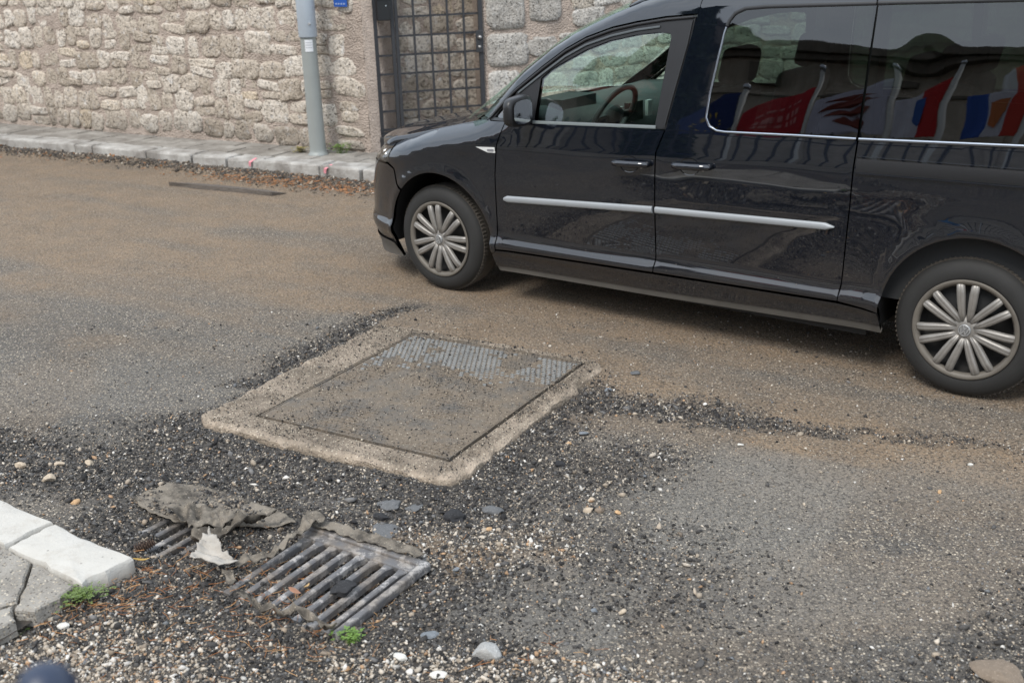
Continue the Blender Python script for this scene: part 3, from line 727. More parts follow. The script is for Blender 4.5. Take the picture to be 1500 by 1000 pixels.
# ------------------------------------------------------------------ near kerb and pavement corner
nk = empty('near_kerb'); structure(nk, 'end of the near kerb, two pale limestone kerb stones')
rough_block('kerb_stone', [(-1.285, 3.262), (-1.645, 3.518), (-1.745, 3.365), (-1.405, 3.115)][::-1], -.07, .068, M_NEARKERB, nk, .014, .004, 8, 3)
rough_block('kerb_stone', [(-1.655, 3.525), (-2.10, 3.845), (-2.20, 3.69), (-1.755, 3.372)][::-1], -.07, .070, M_NEARKERB, nk, .010, .003, 8, 4)
rough_block('kerb_stone', [(-2.11, 3.85), (-2.66, 4.24), (-2.76, 4.085), (-2.21, 3.697)][::-1], -.07, .070, M_NEARKERB, nk, .010, .003, 8, 5)
for o in nk.children: o.data.shade_smooth(); o.data.set_sharp_from_angle(angle=radians(32))
npv = mesh('near_pavement', [(-1.50, 3.0, .02), (-1.42, 3.10, .02), (-2.9, 4.1, .02), (-4.2, 2.6, .02), (-1.75, 2.55, .02)], [(0, 1, 2, 3, 4)], M_DIRT); structure(npv, 'cracked grey paving slabs behind the near kerb')
tiles = [[(-1.755, 3.360), (-1.625, 3.268), (-1.575, 3.02), (-1.72, 2.96), (-1.93, 3.22)],
         [(-1.617, 3.262), (-1.425, 3.118), (-1.455, 3.045), (-1.50, 2.975), (-1.568, 2.985), (-1.567, 3.02)],
         [(-1.72, 2.95), (-1.578, 3.005), (-1.575, 2.975), (-1.545, 2.93), (-1.60, 2.85), (-1.78, 2.72)],
         [(-1.77, 3.37), (-2.22, 3.68), (-2.35, 3.49), (-1.945, 3.225)], [(-1.94, 3.21), (-2.34, 3.475), (-2.6, 3.0), (-1.80, 2.72), (-1.73, 2.95)], [(-2.23, 3.69), (-2.8, 4.08), (-3.3, 3.3), (-2.62, 3.01)]]
for k, tl in enumerate(tiles):
    a = sum(tl[i][0] * tl[(i + 1) % len(tl)][1] - tl[(i + 1) % len(tl)][0] * tl[i][1] for i in range(len(tl)))
    if a < 0: tl = tl[::-1]
    q = [np.array(p) for p in tl]; poly = []; rs2 = np.random.default_rng(k)
    for i in range(len(q)):
        for j in range(5): poly.append(q[i] + (q[(i + 1) % len(q)] - q[i]) * j / 5 + rs2.normal(0, .003, 2))
    c = sum(poly) / len(poly); n = len(poly); V = []; h0 = .062 - .002 * (k % 3)
    for z, sc in ((.0, 0), (h0 - .006, 0), (h0, .006)):
        for p in poly: d = p - c; Ld = np.linalg.norm(d); V.append((*(c + d * (Ld - sc) / Ld), z))
    F = [(r * n + i, r * n + (i + 1) % n, (r + 1) * n + (i + 1) % n, (r + 1) * n + i) for r in range(2) for i in range(n)] + [tuple(range(2 * n, 3 * n))]
    mesh('paving_slab', V, F, M_TILE, npv)

# ------------------------------------------------------------------ storm drain gratings
def grate_mat():
    t = NT('worn_grate_iron'); p = t.pos(False)
    c = t.mix(t.noise(p, 30, 4), (.085, .083, .085), (.17, .165, .165))
    c = t.mix(t.ramp(t.noise(p, 22, 6, .7), [(.50, 0.0), (.60, 1.0)]), c, (.45, .43, .41))
    c = t.mix(t.ramp(t.noise(p, 11, 5, .6), [(.45, 0.0), (.65, .7)]), c, (.16, .125, .09))
    return t.fin(color=c, rough=.6, metal=.15, normal=t.bump(t.noise(p, 140, 5), .8, .003))
M_GRATE = grate_mat()
def grating(cx_, cy_, z, w, h, nb, label, rim, tilt=0.0):
    g = empty('drain_grating', (cx_, cy_, z), GD); g.rotation_euler = (radians(tilt), 0, GD); tag(g, label, 'drain grating', 'storm drain gratings beside the near kerb')
    fw_ = .032
    if 't' in rim: bevel(MB().box((0, h / 2 - fw_ / 2, -.012), (w, fw_, .034)).build('frame_rail', M_GRATE, g), .006)
    if 'r' in rim: bevel(MB().box((w / 2 - fw_ / 2, 0, -.012), (fw_ * .8, h - 2 * fw_ + .02, .034)).build('frame_rail', M_GRATE, g), .006)
    if 'b' in rim: bevel(MB().box((0, -h / 2 + fw_ / 2, -.014), (w, fw_, .034)).build('frame_rail', M_GRATE, g), .006)
    if 'l' in rim: bevel(MB().box((-w / 2 + fw_ / 2, 0, -.012), (fw_ * .8, h - 2 * fw_ + .02, .034)).build('frame_rail', M_GRATE, g), .006)
    bevel(MB().box((0, h / 2 - .048, -.016), (w - .05, .045, .022)).build('end_plate', M_GRATE, g), .005)
    pw_ = (w - .075) / nb
    for k in range(nb):
        x = -w / 2 + .04 + pw_ * (k + .5)
        pts_ = [(x, h / 2 - .06, -.010), (x, h / 2 - .10, -.006), (x, 0, -.006), (x, -h / 2 + .06, -.009), (x, -h / 2 + .03, -.012)]
        m_ = MB(); wd = [.046, .024, .0235, .024, .038]; V = []
        for (a, b_, c_), ww in zip(pts_, wd):
            V += [(a - ww / 2, b_, c_ - .026), (a - ww / 2, b_, c_ - .004), (a - ww / 2 + .004, b_, c_), (a + ww / 2 - .004, b_, c_), (a + ww / 2, b_, c_ - .004), (a + ww / 2, b_, c_ - .026)]
        F = []
        for i in range(4):
            for j in range(6): F.append((i * 6 + j, i * 6 + (j + 1) % 6, (i + 1) * 6 + (j + 1) % 6, (i + 1) * 6 + j))
        F += [tuple(range(6)), tuple(range(24, 30))[::-1]]
        m_.add(V, F).build('bar', M_GRATE, g)
    return g
grating(-.665, 3.215, .004, .565, .49, 8, 'exposed iron drain grating with bare bars and cloth pinched along its upper edge', 'tr', 1.0)
grating(-1.215, 3.585, -.030, .565, .49, 8, 'iron slotted drain grating half buried under cloth and gravel next to the kerb end', 't', -1.5)
# dark silt under the bars
for (x, y) in ((-.665, 3.215), (-1.215, 3.585)):
    pass

# ------------------------------------------------------------------ torn geotextile
def cloth_mat():
    t = NT('dirty_geotextile'); p = t.pos(False)
    c = t.mix(t.noise(p, 12, 5, .6), (.15, .128, .102), (.29, .255, .21))
    c = t.mix(t.ramp(t.noise(p, 9, 6, .7), [(.44, 0.0), (.60, .9)]), c, (.065, .058, .05))
    w = t.n('ShaderNodeTexWave', wave_type='BANDS', i_Vector=p, i_Scale=160.0, i_Distortion=2.5)
    h = t.math('ADD', t.math('MULTIPLY', w.outputs[0], .3), t.noise(p, 150, 4))
    v = t.voro(p, 150); rr = t.sep(v.outputs['Color'])
    c = t.mix(t.math('MULTIPLY', t.math('GREATER_THAN', rr[0], .8), t.ramp(v.outputs['Distance'], [(.2, .7), (.4, 0.0)])), c, (.40, .34, .26))
    return t.fin(color=c, rough=.95, spec=.15, normal=t.bump(h, .7, .003))
M_CLOTH = cloth_mat()
def cloth(name, poly, label, base=.008, amp=.018, fold=None, seed=0, curl=.02, step=.008, sag=None):
    """sheet cut to a torn outline and draped in wrinkles over the ground"""
    rs_ = np.random.default_rng(seed); P = []; q = [np.array(p, float) for p in poly]
    a = sum(q[i][0] * q[(i + 1) % len(q)][1] - q[(i + 1) % len(q)][0] * q[i][1] for i in range(len(q)))
    if a < 0: q = q[::-1]
    for i in range(len(q)):
        L_ = np.linalg.norm(q[(i + 1) % len(q)] - q[i]); m = max(2, int(L_ / .012))
        for k in range(m): P.append(q[i] + (q[(i + 1) % len(q)] - q[i]) * k / m + rs_.normal(0, .0022, 2))
    ov, tri, loops = cdt([tuple(p) for p in P], step)
    X, Y = ov[:, 0], ov[:, 1]; d = np.full(len(ov), 9.)
    for a, b in zip(P, P[1:] + P[:1]): d = np.minimum(d, segd(X, Y, a, b + 1e-9)[0])
    th = rs_.uniform(0, 6.28) if fold is None else fold
    w = fbm((X * cos(th) + Y * sin(th)) * 22 + seed, (-X * sin(th) + Y * cos(th)) * 6, o=3, s=seed)
    ridge = 1 - np.abs(2 * w - 1)
    g = masks(X, Y)[0]
    Z = np.maximum(g, -.015) + base + amp * (ridge ** 2) + .006 * fbm(X * 60, Y * 60, o=2, s=seed + 1) + curl * np.exp(-d / .012) * fbm(X * 14, Y * 14, o=2, s=seed + 5) 
    o = npmesh(name, np.stack([X, Y, Z], 1), tri, M_CLOTH, None, True)
    m = o.modifiers.new('thick', 'SOLIDIFY'); m.thickness = .0025; m.offset = 1
    if name == 'geotextile_scrap': o.data.materials.clear(); o.data.materials.append(simple('clean_geotextile', (.36, .33, .29), .95, var=.3, vscale=25, bump=(150, .7, .003)))
    tag(o, label, 'cloth scrap'); return o
cloth('geotextile_sheet', [(-1.47, 3.83), (-1.36, 3.95), (-1.25, 3.925), (-1.05, 3.80), (-.90, 3.70), (-.80, 3.60), (-.88, 3.56), (-1.0, 3.58), (-1.10, 3.60), (-1.25, 3.625), (-1.36, 3.70), (-1.43, 3.77)],
      'wide grey torn geotextile sheet lying flat over the gravel above the buried grating', .002, .007, fold=.9, seed=3, curl=.006)
cloth('geotextile_fold', [(-1.33, 3.70), (-1.22, 3.70), (-1.10, 3.66), (-1.02, 3.62), (-.93, 3.55), (-1.02, 3.545), (-1.06, 3.50), (-1.17, 3.52), (-1.22, 3.60)],
      'crumpled grey cloth fold heaped on top of the buried grating', .012, .040, fold=.3, seed=8, curl=.02)
cloth('geotextile_strip', [(-1.14, 3.45), (-1.05, 3.49), (-.98, 3.55), (-.90, 3.57), (-.86, 3.60), (-.88, 3.55), (-.97, 3.51), (-1.04, 3.44), (-1.13, 3.40)],
      'narrow twisted strip of cloth arching right of the crumpled fold', .012, .05, fold=2.2, seed=12, curl=.04)
cloth('geotextile_scrap', [(-1.075, 3.44), (-1.05, 3.40), (-.99, 3.30), (-.93, 3.25), (-.99, 3.215), (-1.07, 3.22), (-1.085, 3.24)],
      'pale triangular cloth scrap standing up from the gravel between the two gratings', .03, .06, fold=1.3, seed=15, curl=.02)
cloth('geotextile_tail', [(-.99, 3.235), (-.94, 3.215), (-.925, 3.17), (-.93, 3.13), (-.955, 3.15), (-.965, 3.19)],
      'thin ragged cloth tail hanging below the triangular scrap', .012, .03, fold=1.0, seed=16)
cloth('geotextile_band', [(-.955, 3.255), (-.90, 3.30), (-.84, 3.325), (-.80, 3.40), (-.775, 3.47), (-.75, 3.575), (-.71, 3.575), (-.68, 3.52), (-.72, 3.475), (-.765, 3.41), (-.79, 3.345), (-.81, 3.30), (-.87, 3.27), (-.93, 3.235)],
      'long torn cloth band from the gravel up to the top corner of the exposed grating', .022, .045, fold=.6, seed=21, curl=.02)
cloth('geotextile_hem', [(-.765, 3.55), (-.72, 3.575), (-.55, 3.47), (-.40, 3.375), (-.31, 3.305), (-.345, 3.285), (-.42, 3.33), (-.50, 3.375), (-.60, 3.44), (-.70, 3.50)],
      'strip of dirty cloth pinched along the upper frame of the exposed grating', .020, .016, fold=-.6, seed=24, curl=.012)
cloth('geotextile_ribbon', [(-.885, 3.035), (-.86, 3.055), (-.83, 3.03), (-.80, 2.985), (-.72, 2.965), (-.66, 2.935), (-.60, 2.90), (-.555, 2.89), (-.55, 2.85), (-.60, 2.845), (-.63, 2.88), (-.70, 2.93), (-.79, 2.955), (-.85, 3.0)],
      'curled brown cloth ribbon along the lower end of the exposed grating', .012, .05, fold=.5, seed=27, curl=.05)

# ------------------------------------------------------------------ loose stones
def rock_arrays(n, seed, sub=1):
    """n varied unit rocks, each 20 (sub=1) or 8 (sub=0) triangles"""
    rs_ = np.random.default_rng(seed)
    if sub == 0:
        V = np.array([(1, 0, 0), (-1, 0, 0), (0, 1, 0), (0, -1, 0), (0, 0, 1), (0, 0, -1)], float)
        T_ = np.array([(0, 2, 4), (2, 1, 4), (1, 3, 4), (3, 0, 4), (2, 0, 5), (1, 2, 5), (3, 1, 5), (0, 3, 5)])
    else:
        g = (1 + 5 ** .5) / 2; V = np.array([(-1, g, 0), (1, g, 0), (-1, -g, 0), (1, -g, 0), (0, -1, g), (0, 1, g), (0, -1, -g), (0, 1, -g), (g, 0, -1), (g, 0, 1), (-g, 0, -1), (-g, 0, 1)]) / 1.9
        T_ = np.array([(0, 11, 5), (0, 5, 1), (0, 1, 7), (0, 7, 10), (0, 10, 11), (1, 5, 9), (5, 11, 4), (11, 10, 2), (10, 7, 6), (7, 1, 8), (3, 9, 4), (3, 4, 2), (3, 2, 6), (3, 6, 8), (3, 8, 9), (4, 9, 5), (2, 4, 11), (6, 2, 10), (8, 6, 7), (9, 8, 1)])
    out = []
    for _ in range(n): out.append(V * rs_.uniform(.5, 1.3, (len(V), 1)) * np.array([rs_.uniform(.8, 1.5), rs_.uniform(.65, 1.05), rs_.uniform(.4, .8)]))
    return np.array(out), T_
def scatter(name, pos, size, colr, seed, sub, label, mat, sink=.25):
    n = len(pos); rs_ = np.random.default_rng(seed); B, T_ = rock_arrays(64, seed, sub); k = rs_.integers(0, 64, n)
    V = B[k] * size[:, None, None]
    q = rs_.normal(size=(n, 4)) * np.array([1, .35, .35, 1]); q /= np.linalg.norm(q, axis=1)[:, None]; w, x, y, z = q.T
    R = np.stack([1 - 2 * (y * y + z * z), 2 * (x * y - z * w), 2 * (x * z + y * w), 2 * (x * y + z * w), 1 - 2 * (x * x + z * z), 2 * (y * z - x * w), 2 * (x * z - y * w), 2 * (y * z + x * w), 1 - 2 * (x * x + y * y)], 1).reshape(n, 3, 3)
    V = np.einsum('nij,nvj->nvi', R, V) + pos[:, None, :]; V[:, :, 2] += (size * sink)[:, None]
    nv = B.shape[1]; F = (T_[None] + (np.arange(n) * nv)[:, None, None]).reshape(-1, 3)
    C_ = np.repeat(np.c_[colr, np.ones(n)][:, None], nv, 1).reshape(-1, 4)
    o = npmesh(name, V.reshape(-1, 3), F, mat, None, False, {'tint': ('FLOAT_COLOR', C_)})
    return tag(o, label, 'gravel', kind='stuff')
t = NT('loose_stone'); p = t.pos(False); ca = t.attr('tint').outputs['Color']
M_GRAV = t.fin(color=t.mix(t.ramp(t.noise(p, 130, 4, .6), [(.3, 0.0), (.7, .55)]), ca, t.mix(1.0, ca, (.45, .42, .40), 'MULTIPLY')), rough=.85, spec=.35, normal=t.bump(t.noise(p, 300, 4), .5, .002))
def sample(n, box, dens, seed):
    rs_ = np.random.default_rng(seed); X = rs_.uniform(box[0], box[1], n); Y = rs_.uniform(box[2], box[3], n)
    h_, du, dk, sp, lo_, sl_ = masks(X, Y); keep = rs_.random(n) < dens(X, Y, du, dk, lo_)
    sd_ = slab_dist(X, Y); keep &= (sd_ > .012)
    # not on the near kerb stones and paving
    PV = [(-1.275, 3.265), (-1.395, 3.10), (-1.45, 3.045), (-1.50, 2.97), (-1.55, 2.93), (-1.61, 2.85), (-1.80, 2.70), (-3.6, 2.9), (-2.8, 4.3), (-2.66, 4.245)]
    keep &= ~poly_in(PV, X, Y)
    X, Y, h_, lo_, dk = X[keep], Y[keep], h_[keep], lo_[keep], dk[keep]
    return X, Y, h_, lo_, dk
def palette(n, seed, w, cols, var=.25):
    rs_ = np.random.default_rng(seed); k = rs_.choice(len(w), n, p=np.array(w) / sum(w)); c_ = np.array(cols)[k]
    return np.clip(c_ * rs_.uniform(1 - var, 1 + var, (n, 1)), 0, .8)
BLK = [(.024, .023, .023), (.048, .045, .043), (.088, .084, .080), (.15, .145, .14)]
PALE = [(.40, .335, .26), (.52, .46, .38), (.62, .59, .54), (.42, .27, .16), (.22, .18, .14), (.15, .155, .16)]
def pale_zone(X, Y):
    a = sstep(.75, .2, np.hypot((X + 1.30) / 1.0, (Y - 2.72) / .55)); b, _ = segd(X, Y, (-.5, 2.72), (.3, 2.6)); c_, _ = segd(X, Y, (-.6, 3.45), (.1, 3.40))
    return np.clip(np.maximum.reduce([a, .7 * sstep(.2, .05, b), .6 * sstep(.22, .05, c_)]), 0, 1)
X, Y, H_, LO, DK = sample(300000, (-2.5, 2.1, 2.35, 6.1), lambda X, Y, du, dk, lo: (.009 + .50 * lo ** 1.3) * (1 - .75 * pale_zone(X, Y)) * (1 + .0 * Y), 1)
sz = np.random.default_rng(2).gamma(3.0, .0010, len(X)) + .0011; col_ = palette(len(X), 3, [4, 4, 2.2, .8], BLK)
scatter('asphalt_crumbs', np.stack([X, Y, H_], 1), sz, col_, 4, 0, 'black crumbs of broken asphalt strewn round the manhole and drain', M_GRAV)
X, Y, H_, LO, DK = sample(210000, (-2.5, 2.1, 2.35, 6.1), lambda X, Y, du, dk, lo: .022 + .22 * lo + .75 * pale_zone(X, Y), 5)
sz = np.random.default_rng(6).gamma(2.6, .0011, len(X)) + .0012; col_ = palette(len(X), 7, [4, 3, 1.6, 1.3, 2, 1], PALE)
scatter('limestone_grit', np.stack([X, Y, H_], 1), sz, col_, 8, 0, 'fine pale limestone grit mixed into the broken road surface', M_GRAV)
X, Y, H_, LO, DK = sample(95000, (-2.4, 2.1, 2.35, 6.0), lambda X, Y, du, dk, lo: .003 + .30 * lo ** 2 + .85 * pale_zone(X, Y), 9)
rg = np.random.default_rng(10); sz = rg.gamma(2.2, .0017, len(X)) + .0024; pz = pale_zone(X, Y)[:, None] > rg.random((len(X), 1)) * 1.3
c1 = palette(len(X), 11, [2, 4, 4, 2], BLK); c2 = palette(len(X), 12, [3, 4, 3, .7, 1, 1], PALE); c1 = np.where(rg.random((len(X), 1)) < .16, c2, c1)
scatter('mixed_gravel', np.stack([X, Y, H_], 1), sz, np.where(pz, c2, c1), 13, 1, 'mixed dark and pale gravel lying in the broken strip and by the drain', M_GRAV)
X, Y, H_, LO, DK = sample(2600, (-2.3, 1.2, 2.5, 6.0), lambda X, Y, du, dk, lo: .5 * lo ** 2, 30)
rg = np.random.default_rng(31); n = len(X); scatter('broken_chunks', np.stack([X, Y, H_], 1), rg.uniform(.006, .015, n), palette(n, 32, [3, 4, 4, 2, 1.2, .7], BLK + [(.38, .32, .25), (.30, .24, .18)]), 33, 1, 'angular asphalt and stone chunks in the loosened band round the manhole', M_GRAV)
def on_slab(n, seed, dens_fn, z):
    r2 = np.random.default_rng(seed); u_, v_ = r2.uniform(.02, SL_A - .02, n), r2.uniform(.02, SL_B - .02, n)
    k = r2.random(n) < dens_fn(u_, v_); u_, v_ = u_[k], v_[k]; return np.stack([SL_O[0] + KE[0] * u_ + KN[0] * v_, SL_O[1] + KE[1] * u_ + KN[1] * v_, 0 * u_ + z], 1)
ps = on_slab(40000, 34, lambda a, b: .22 + .5 * np.exp(-((a - 1.285) / .035) ** 2) * (b > .5) + .35 * np.exp(-((b - 1.38) / .04) ** 2) + .30 * sstep(.52, .66, fbm(a * 6, b * 6, o=3, s=35)), .037); n = len(ps); rg = np.random.default_rng(36)
scatter('slab_grit', ps, rg.gamma(2.2, .0008, n) + .0009, palette(n, 37, [3, 3, 2, 2, 3, 1.5], BLK[:3] + [(.36, .30, .23), (.24, .19, .145), (.5, .44, .35)]), 38, 0, 'fine grit lying on the manhole slab and cover', M_GRAV)
SHEET = [(-1.45, 3.82), (-1.36, 3.935), (-1.25, 3.91), (-1.05, 3.79), (-.90, 3.69), (-.83, 3.60), (-1.0, 3.60), (-1.10, 3.62), (-1.25, 3.65), (-1.36, 3.72)]
rg = np.random.default_rng(39); X = rg.uniform(-1.5, -.8, 9000); Y = rg.uniform(3.55, 3.96, 9000); k = poly_in(SHEET, X, Y) & (rg.random(9000) < .95 * sstep(.38, .56, fbm(X * 7, Y * 7, o=3, s=40))); X, Y = X[k], Y[k]; n = len(X)
scatter('cloth_grit', np.stack([X, Y, np.maximum(masks(X, Y)[0], -.015) + .010], 1), rg.gamma(2.4, .0013, n) + .0015, palette(n, 41, [3, 3, 2, 1, 1.5, 1], BLK + [(.36, .30, .23), (.24, .19, .145)]), 42, 0, 'dark grit lying on top of the geotextile sheet', M_GRAV)
# far gutter debris
rg = np.random.default_rng(20); n = 17000; s_ = rg.uniform(-8, 2, n); v_ = -np.abs(rg.normal(0, .09, n) * (1 + .9 * sstep(-2.5, -.8, s_))) - .01
X = K0[0] + KE[0] * s_ + KN[0] * v_; Y = K0[1] + KE[1] * s_ + KN[1] * v_
scatter('gutter_grit', np.stack([X, Y, masks(X, Y)[0]], 1), rg.gamma(2.5, .0026, n) + .004, palette(n, 21, [3, 3.5, 3, 1, .35, .3], [(.06, .05, .042), (.09, .08, .07), (.16, .13, .10), (.30, .24, .18), (.5, .45, .38), (.25, .12, .05)]), 22, 0, 'dark grit swept against the far kerb', M_GRAV)

def G(px, py, z=0.0):
    """ground point under a sight line"""
    d = _fw + _r * ((px - 750) / F_PX) - _u * ((py - 500) / F_PX); t_ = (z - CAM_H) / d.z
    return (d.x * t_, d.y * t_)
def tint_mat(name, c, r=.9, b=.6):
    t = NT(name); p = t.pos(False)
    cc_ = t.mix(t.noise(p, 70, 5, .65), tuple(x * .6 for x in c), tuple(min(.8, x * 1.25) for x in c))
    v = t.voro(p, 190); rr = t.sep(v.outputs['Color'])
    cc_ = t.mix(t.math('MULTIPLY', t.math('GREATER_THAN', rr[0], .75), t.ramp(v.outputs['Distance'], [(.2, .5), (.4, 0.0)])), cc_, tuple(min(.8, x * 1.8 + .04) for x in c))
    return t.fin(color=cc_, rough=r, spec=.3, normal=t.bump(t.noise(p, 120, 5), b, .004))
RM = dict(tar=tint_mat('tar_lump', (.030, .030, .032)), plate=tint_mat('asphalt_plate', (.12, .122, .124)), tan=tint_mat('tan_stone', (.44, .36, .27)), white=tint_mat('white_stone', (.60, .58, .53)),
          blue=tint_mat('bluish_stone', (.17, .185, .20)), grey=tint_mat('grey_stone', (.36, .355, .34)), orange=tint_mat('orange_stone', (.48, .31, .17)), brown=tint_mat('brown_stone', (.20, .158, .12), b=1.0))
def loose(px, py, wpx, mat, label, flat=.5, asp=.7, seed=0, cat='stone', lift=0.0, name='loose_stone'):
    x, y = G(px, py); dist = math.dist((x, y, 0), (0, 0, CAM_H)); w = wpx * dist / F_PX
    rs_ = np.random.default_rng(seed + 100); me = bpy.data.meshes.new(name)
    import bmesh
    bm = bmesh.new(); bmesh.ops.create_icosphere(bm, subdivisions=3, radius=.5)
    pl = [(Vector(rs_.normal(size=3)).normalized(), rs_.uniform(.25, .42)) for _ in range(9)]
    for v in bm.verts:
        for nrm, dd_ in pl:
            k = v.co.dot(nrm) - dd_
            if k > 0: v.co -= nrm * k * .92
        k = float(fbm(v.co.x * 5 + seed, v.co.y * 5, v.co.z * 5, o=3, s=seed)) - .5
        v.co += v.co.normalized() * k * (.30 if mat == 'tar' else .14)
        v.co.x *= w; v.co.y *= w * asp; v.co.z *= w * flat
    bm.to_mesh(me); bm.free(); me.shade_smooth(); me.set_sharp_from_angle(angle=radians(28))
    o = link(name, me, RM[mat]); h_ = gz(x, y) + lift
    o.location = (x, y, h_ + w * flat * .22); o.rotation_euler = (rs_.uniform(-.15, .15), rs_.uniform(-.15, .15), rs_.uniform(-.7, .7))
    return tag(o, label, cat)
L_ = [(715, 953, 56, 'grey', 'largest pale grey rock in the foreground, below the drain grating', .55, .75, 'rock', 0),
      (627, 925, 32, 'blue', 'thin bluish stone shard between the grating and the large grey rock', .25, .6, 'stone', 0),
      (573, 735, 44, 'plate', 'flat grey asphalt plate just below the front edge of the manhole slab', .16, .75, 'asphalt piece', 0),
      (606, 739, 30, 'plate', 'smaller flat asphalt plate touching the right end of the plate under the slab edge', .2, .7, 'asphalt piece', 0),
      (570, 771, 54, 'plate', 'cracked flat asphalt plate above the top edge of the exposed grating', .14, .75, 'asphalt piece', 0),
      (721, 741, 42, 'plate', 'pointed grey asphalt piece right of the near corner of the manhole slab', .32, .55, 'asphalt piece', 0),
      (668, 752, 38, 'tar', 'black tar lump left of the pointed asphalt piece', .5, .8, 'tar lump', 0),
      (503, 868, 44, 'tar', 'black tar lump resting on the bars of the exposed grating', .38, .8, 'tar lump', .066),
      (1462, 984, 74, 'brown', 'brown stone at the bottom right corner of the photo', .35, .7, 'stone', 0),
      (866, 728, 13, 'tan', 'topmost of three tan stones lying together right of the slab corner', .6, .8, 'stone', 0),
      (862, 747, 17, 'tan', 'lower left of three tan stones lying together right of the slab corner', .5, .7, 'stone', 0),
      (879, 746, 17, 'brown', 'lower right of three tan stones lying together right of the slab corner', .5, .8, 'stone', 0),
      (905, 751, 10, 'orange', 'little orange stone just right of the three tan stones', .7, .8, 'stone', 0),
      (716, 769, 11, 'orange', 'little orange stone below the pointed asphalt piece', .7, .8, 'stone', 0),
      (70, 699, 24, 'tan', 'largest tan stone in the dark gravel above the near kerb', .5, .7, 'stone', 0),
      (28, 679, 20, 'tan', 'tan stone nearest the left edge of the photo above the near kerb', .45, .6, 'stone', 0),
      (86, 676, 16, 'tan', 'pale stone up and to the right of the largest tan stone', .5, .7, 'stone', 0),
      (130, 674, 16, 'tan', 'pale stone farthest right in the row above the largest tan stone', .5, .7, 'stone', 0),
      (110, 734, 14, 'orange', 'orange tinted stone just behind the kerb end', .6, .8, 'stone', 0),
      (300, 718, 20, 'brown', 'brown stone beside the top corner of the geotextile sheet', .5, .7, 'stone', 0),
      (855, 634, 17, 'blue', 'flat bluish stone right of the middle of the slab side', .3, .6, 'stone', 0),
      (891, 571, 15, 'blue', 'bluish stone near the far right corner of the slab', .4, .7, 'stone', 0),
      (819, 677, 20, 'tar', 'black stone on the gravel right of the slab corner', .5, .7, 'stone', 0),
      (833, 646, 10, 'orange', 'orange pebble left of the flat bluish stone', .7, .8, 'stone', 0),
      (912, 894, 14, 'tan', 'round tan stone alone on the lower middle road', .6, .8, 'stone', 0),
      (870, 893, 13, 'blue', 'grey blue stone left of the round tan stone', .6, .8, 'stone', 0),
      (1421, 682, 9, 'white', 'small white stone below the rear wheel', .8, .7, 'stone', 0),
      (1376, 721, 9, 'orange', 'small orange stone right of centre on the grey road', .6, .8, 'stone', 0),
      (1085, 652, 9, 'white', 'small white stone in the dark streak beyond the grey patch', .6, .8, 'stone', 0),
      (586, 957, 24, 'white', 'whitish rock left of the large grey rock', .45, .6, 'rock', 0),
      (642, 984, 26, 'white', 'whitish flat stone at the bottom edge left of the large grey rock', .35, .6, 'stone', 0),
      (94, 917, 19, 'white', 'white stone on the gravel below the clover', .6, .7, 'stone', 0),
      (1438, 985, 18, 'grey', 'small grey stone left of the brown corner stone', .5, .7, 'stone', 0),
      (558, 752, 24, 'tar', 'black clod wedged between the two flat asphalt plates', .5, .7, 'tar lump', 0),
      (930, 551, 26, 'plate', 'flat grey slate of asphalt beyond the far right corner of the slab', .16, .6, 'asphalt piece', 0),
      (668, 828, 13, 'blue', 'grey stone just right of the exposed grating corner', .5, .7, 'stone', 0)]
for i, (px, py, w, m_, lb_, fl, asp, ct, lift) in enumerate(L_):
    loose(px, py, w, m_, lb_, fl, asp, i, ct, lift, name={'rock': 'rock', 'stone': 'loose_stone', 'asphalt piece': 'asphalt_plate', 'tar lump': 'tar_lump'}[ct])

# pine cone, leaves, plants, needles
M_CONE = simple('pine_cone_brown', (.075, .048, .035), .8, var=.5, vscale=90)
x, y = G(212, 796); cone = empty('pine_cone', (x, y, gz(x, y) + .022)); cone.rotation_euler = (0, radians(82), radians(28)); tag(cone, 'brown pine cone lying against the end of the near kerb', 'pine cone')
MB().lathe([(0, -.036), (.008, -.034), (.013, -.01), (.012, .015), (.003, .034), (0, .035)], 12, 'Z').build('core', M_CONE, cone, True)
for r_ in range(9):
    z_ = -.032 + r_ * .0078; rad = .021 * (1 - ((z_ + .006) / .044) ** 2) ** .5
    for k in range(9):
        a = 2 * pi * (k + r_ * .5) / 9; c_, s_ = cos(a), sin(a); w = .0062
        V = [(c_ * .006 + s_ * w * .6, s_ * .006 - c_ * w * .6, z_ + .004), (c_ * .006 - s_ * w * .6, s_ * .006 + c_ * w * .6, z_ + .004), (c_ * rad - s_ * w, s_ * rad + c_ * w, z_ - .001), (c_ * (rad + .004), s_ * (rad + .004), z_ + .0015), (c_ * rad + s_ * w, s_ * rad - c_ * w, z_ - .001), (c_ * rad * .8, s_ * rad * .8, z_ - .004)]
        mesh('scale', V, [(0, 4, 3, 2, 1), (4, 5, 3), (3, 5, 2), (0, 5, 4), (1, 2, 5), (0, 1, 5)], M_CONE, cone)
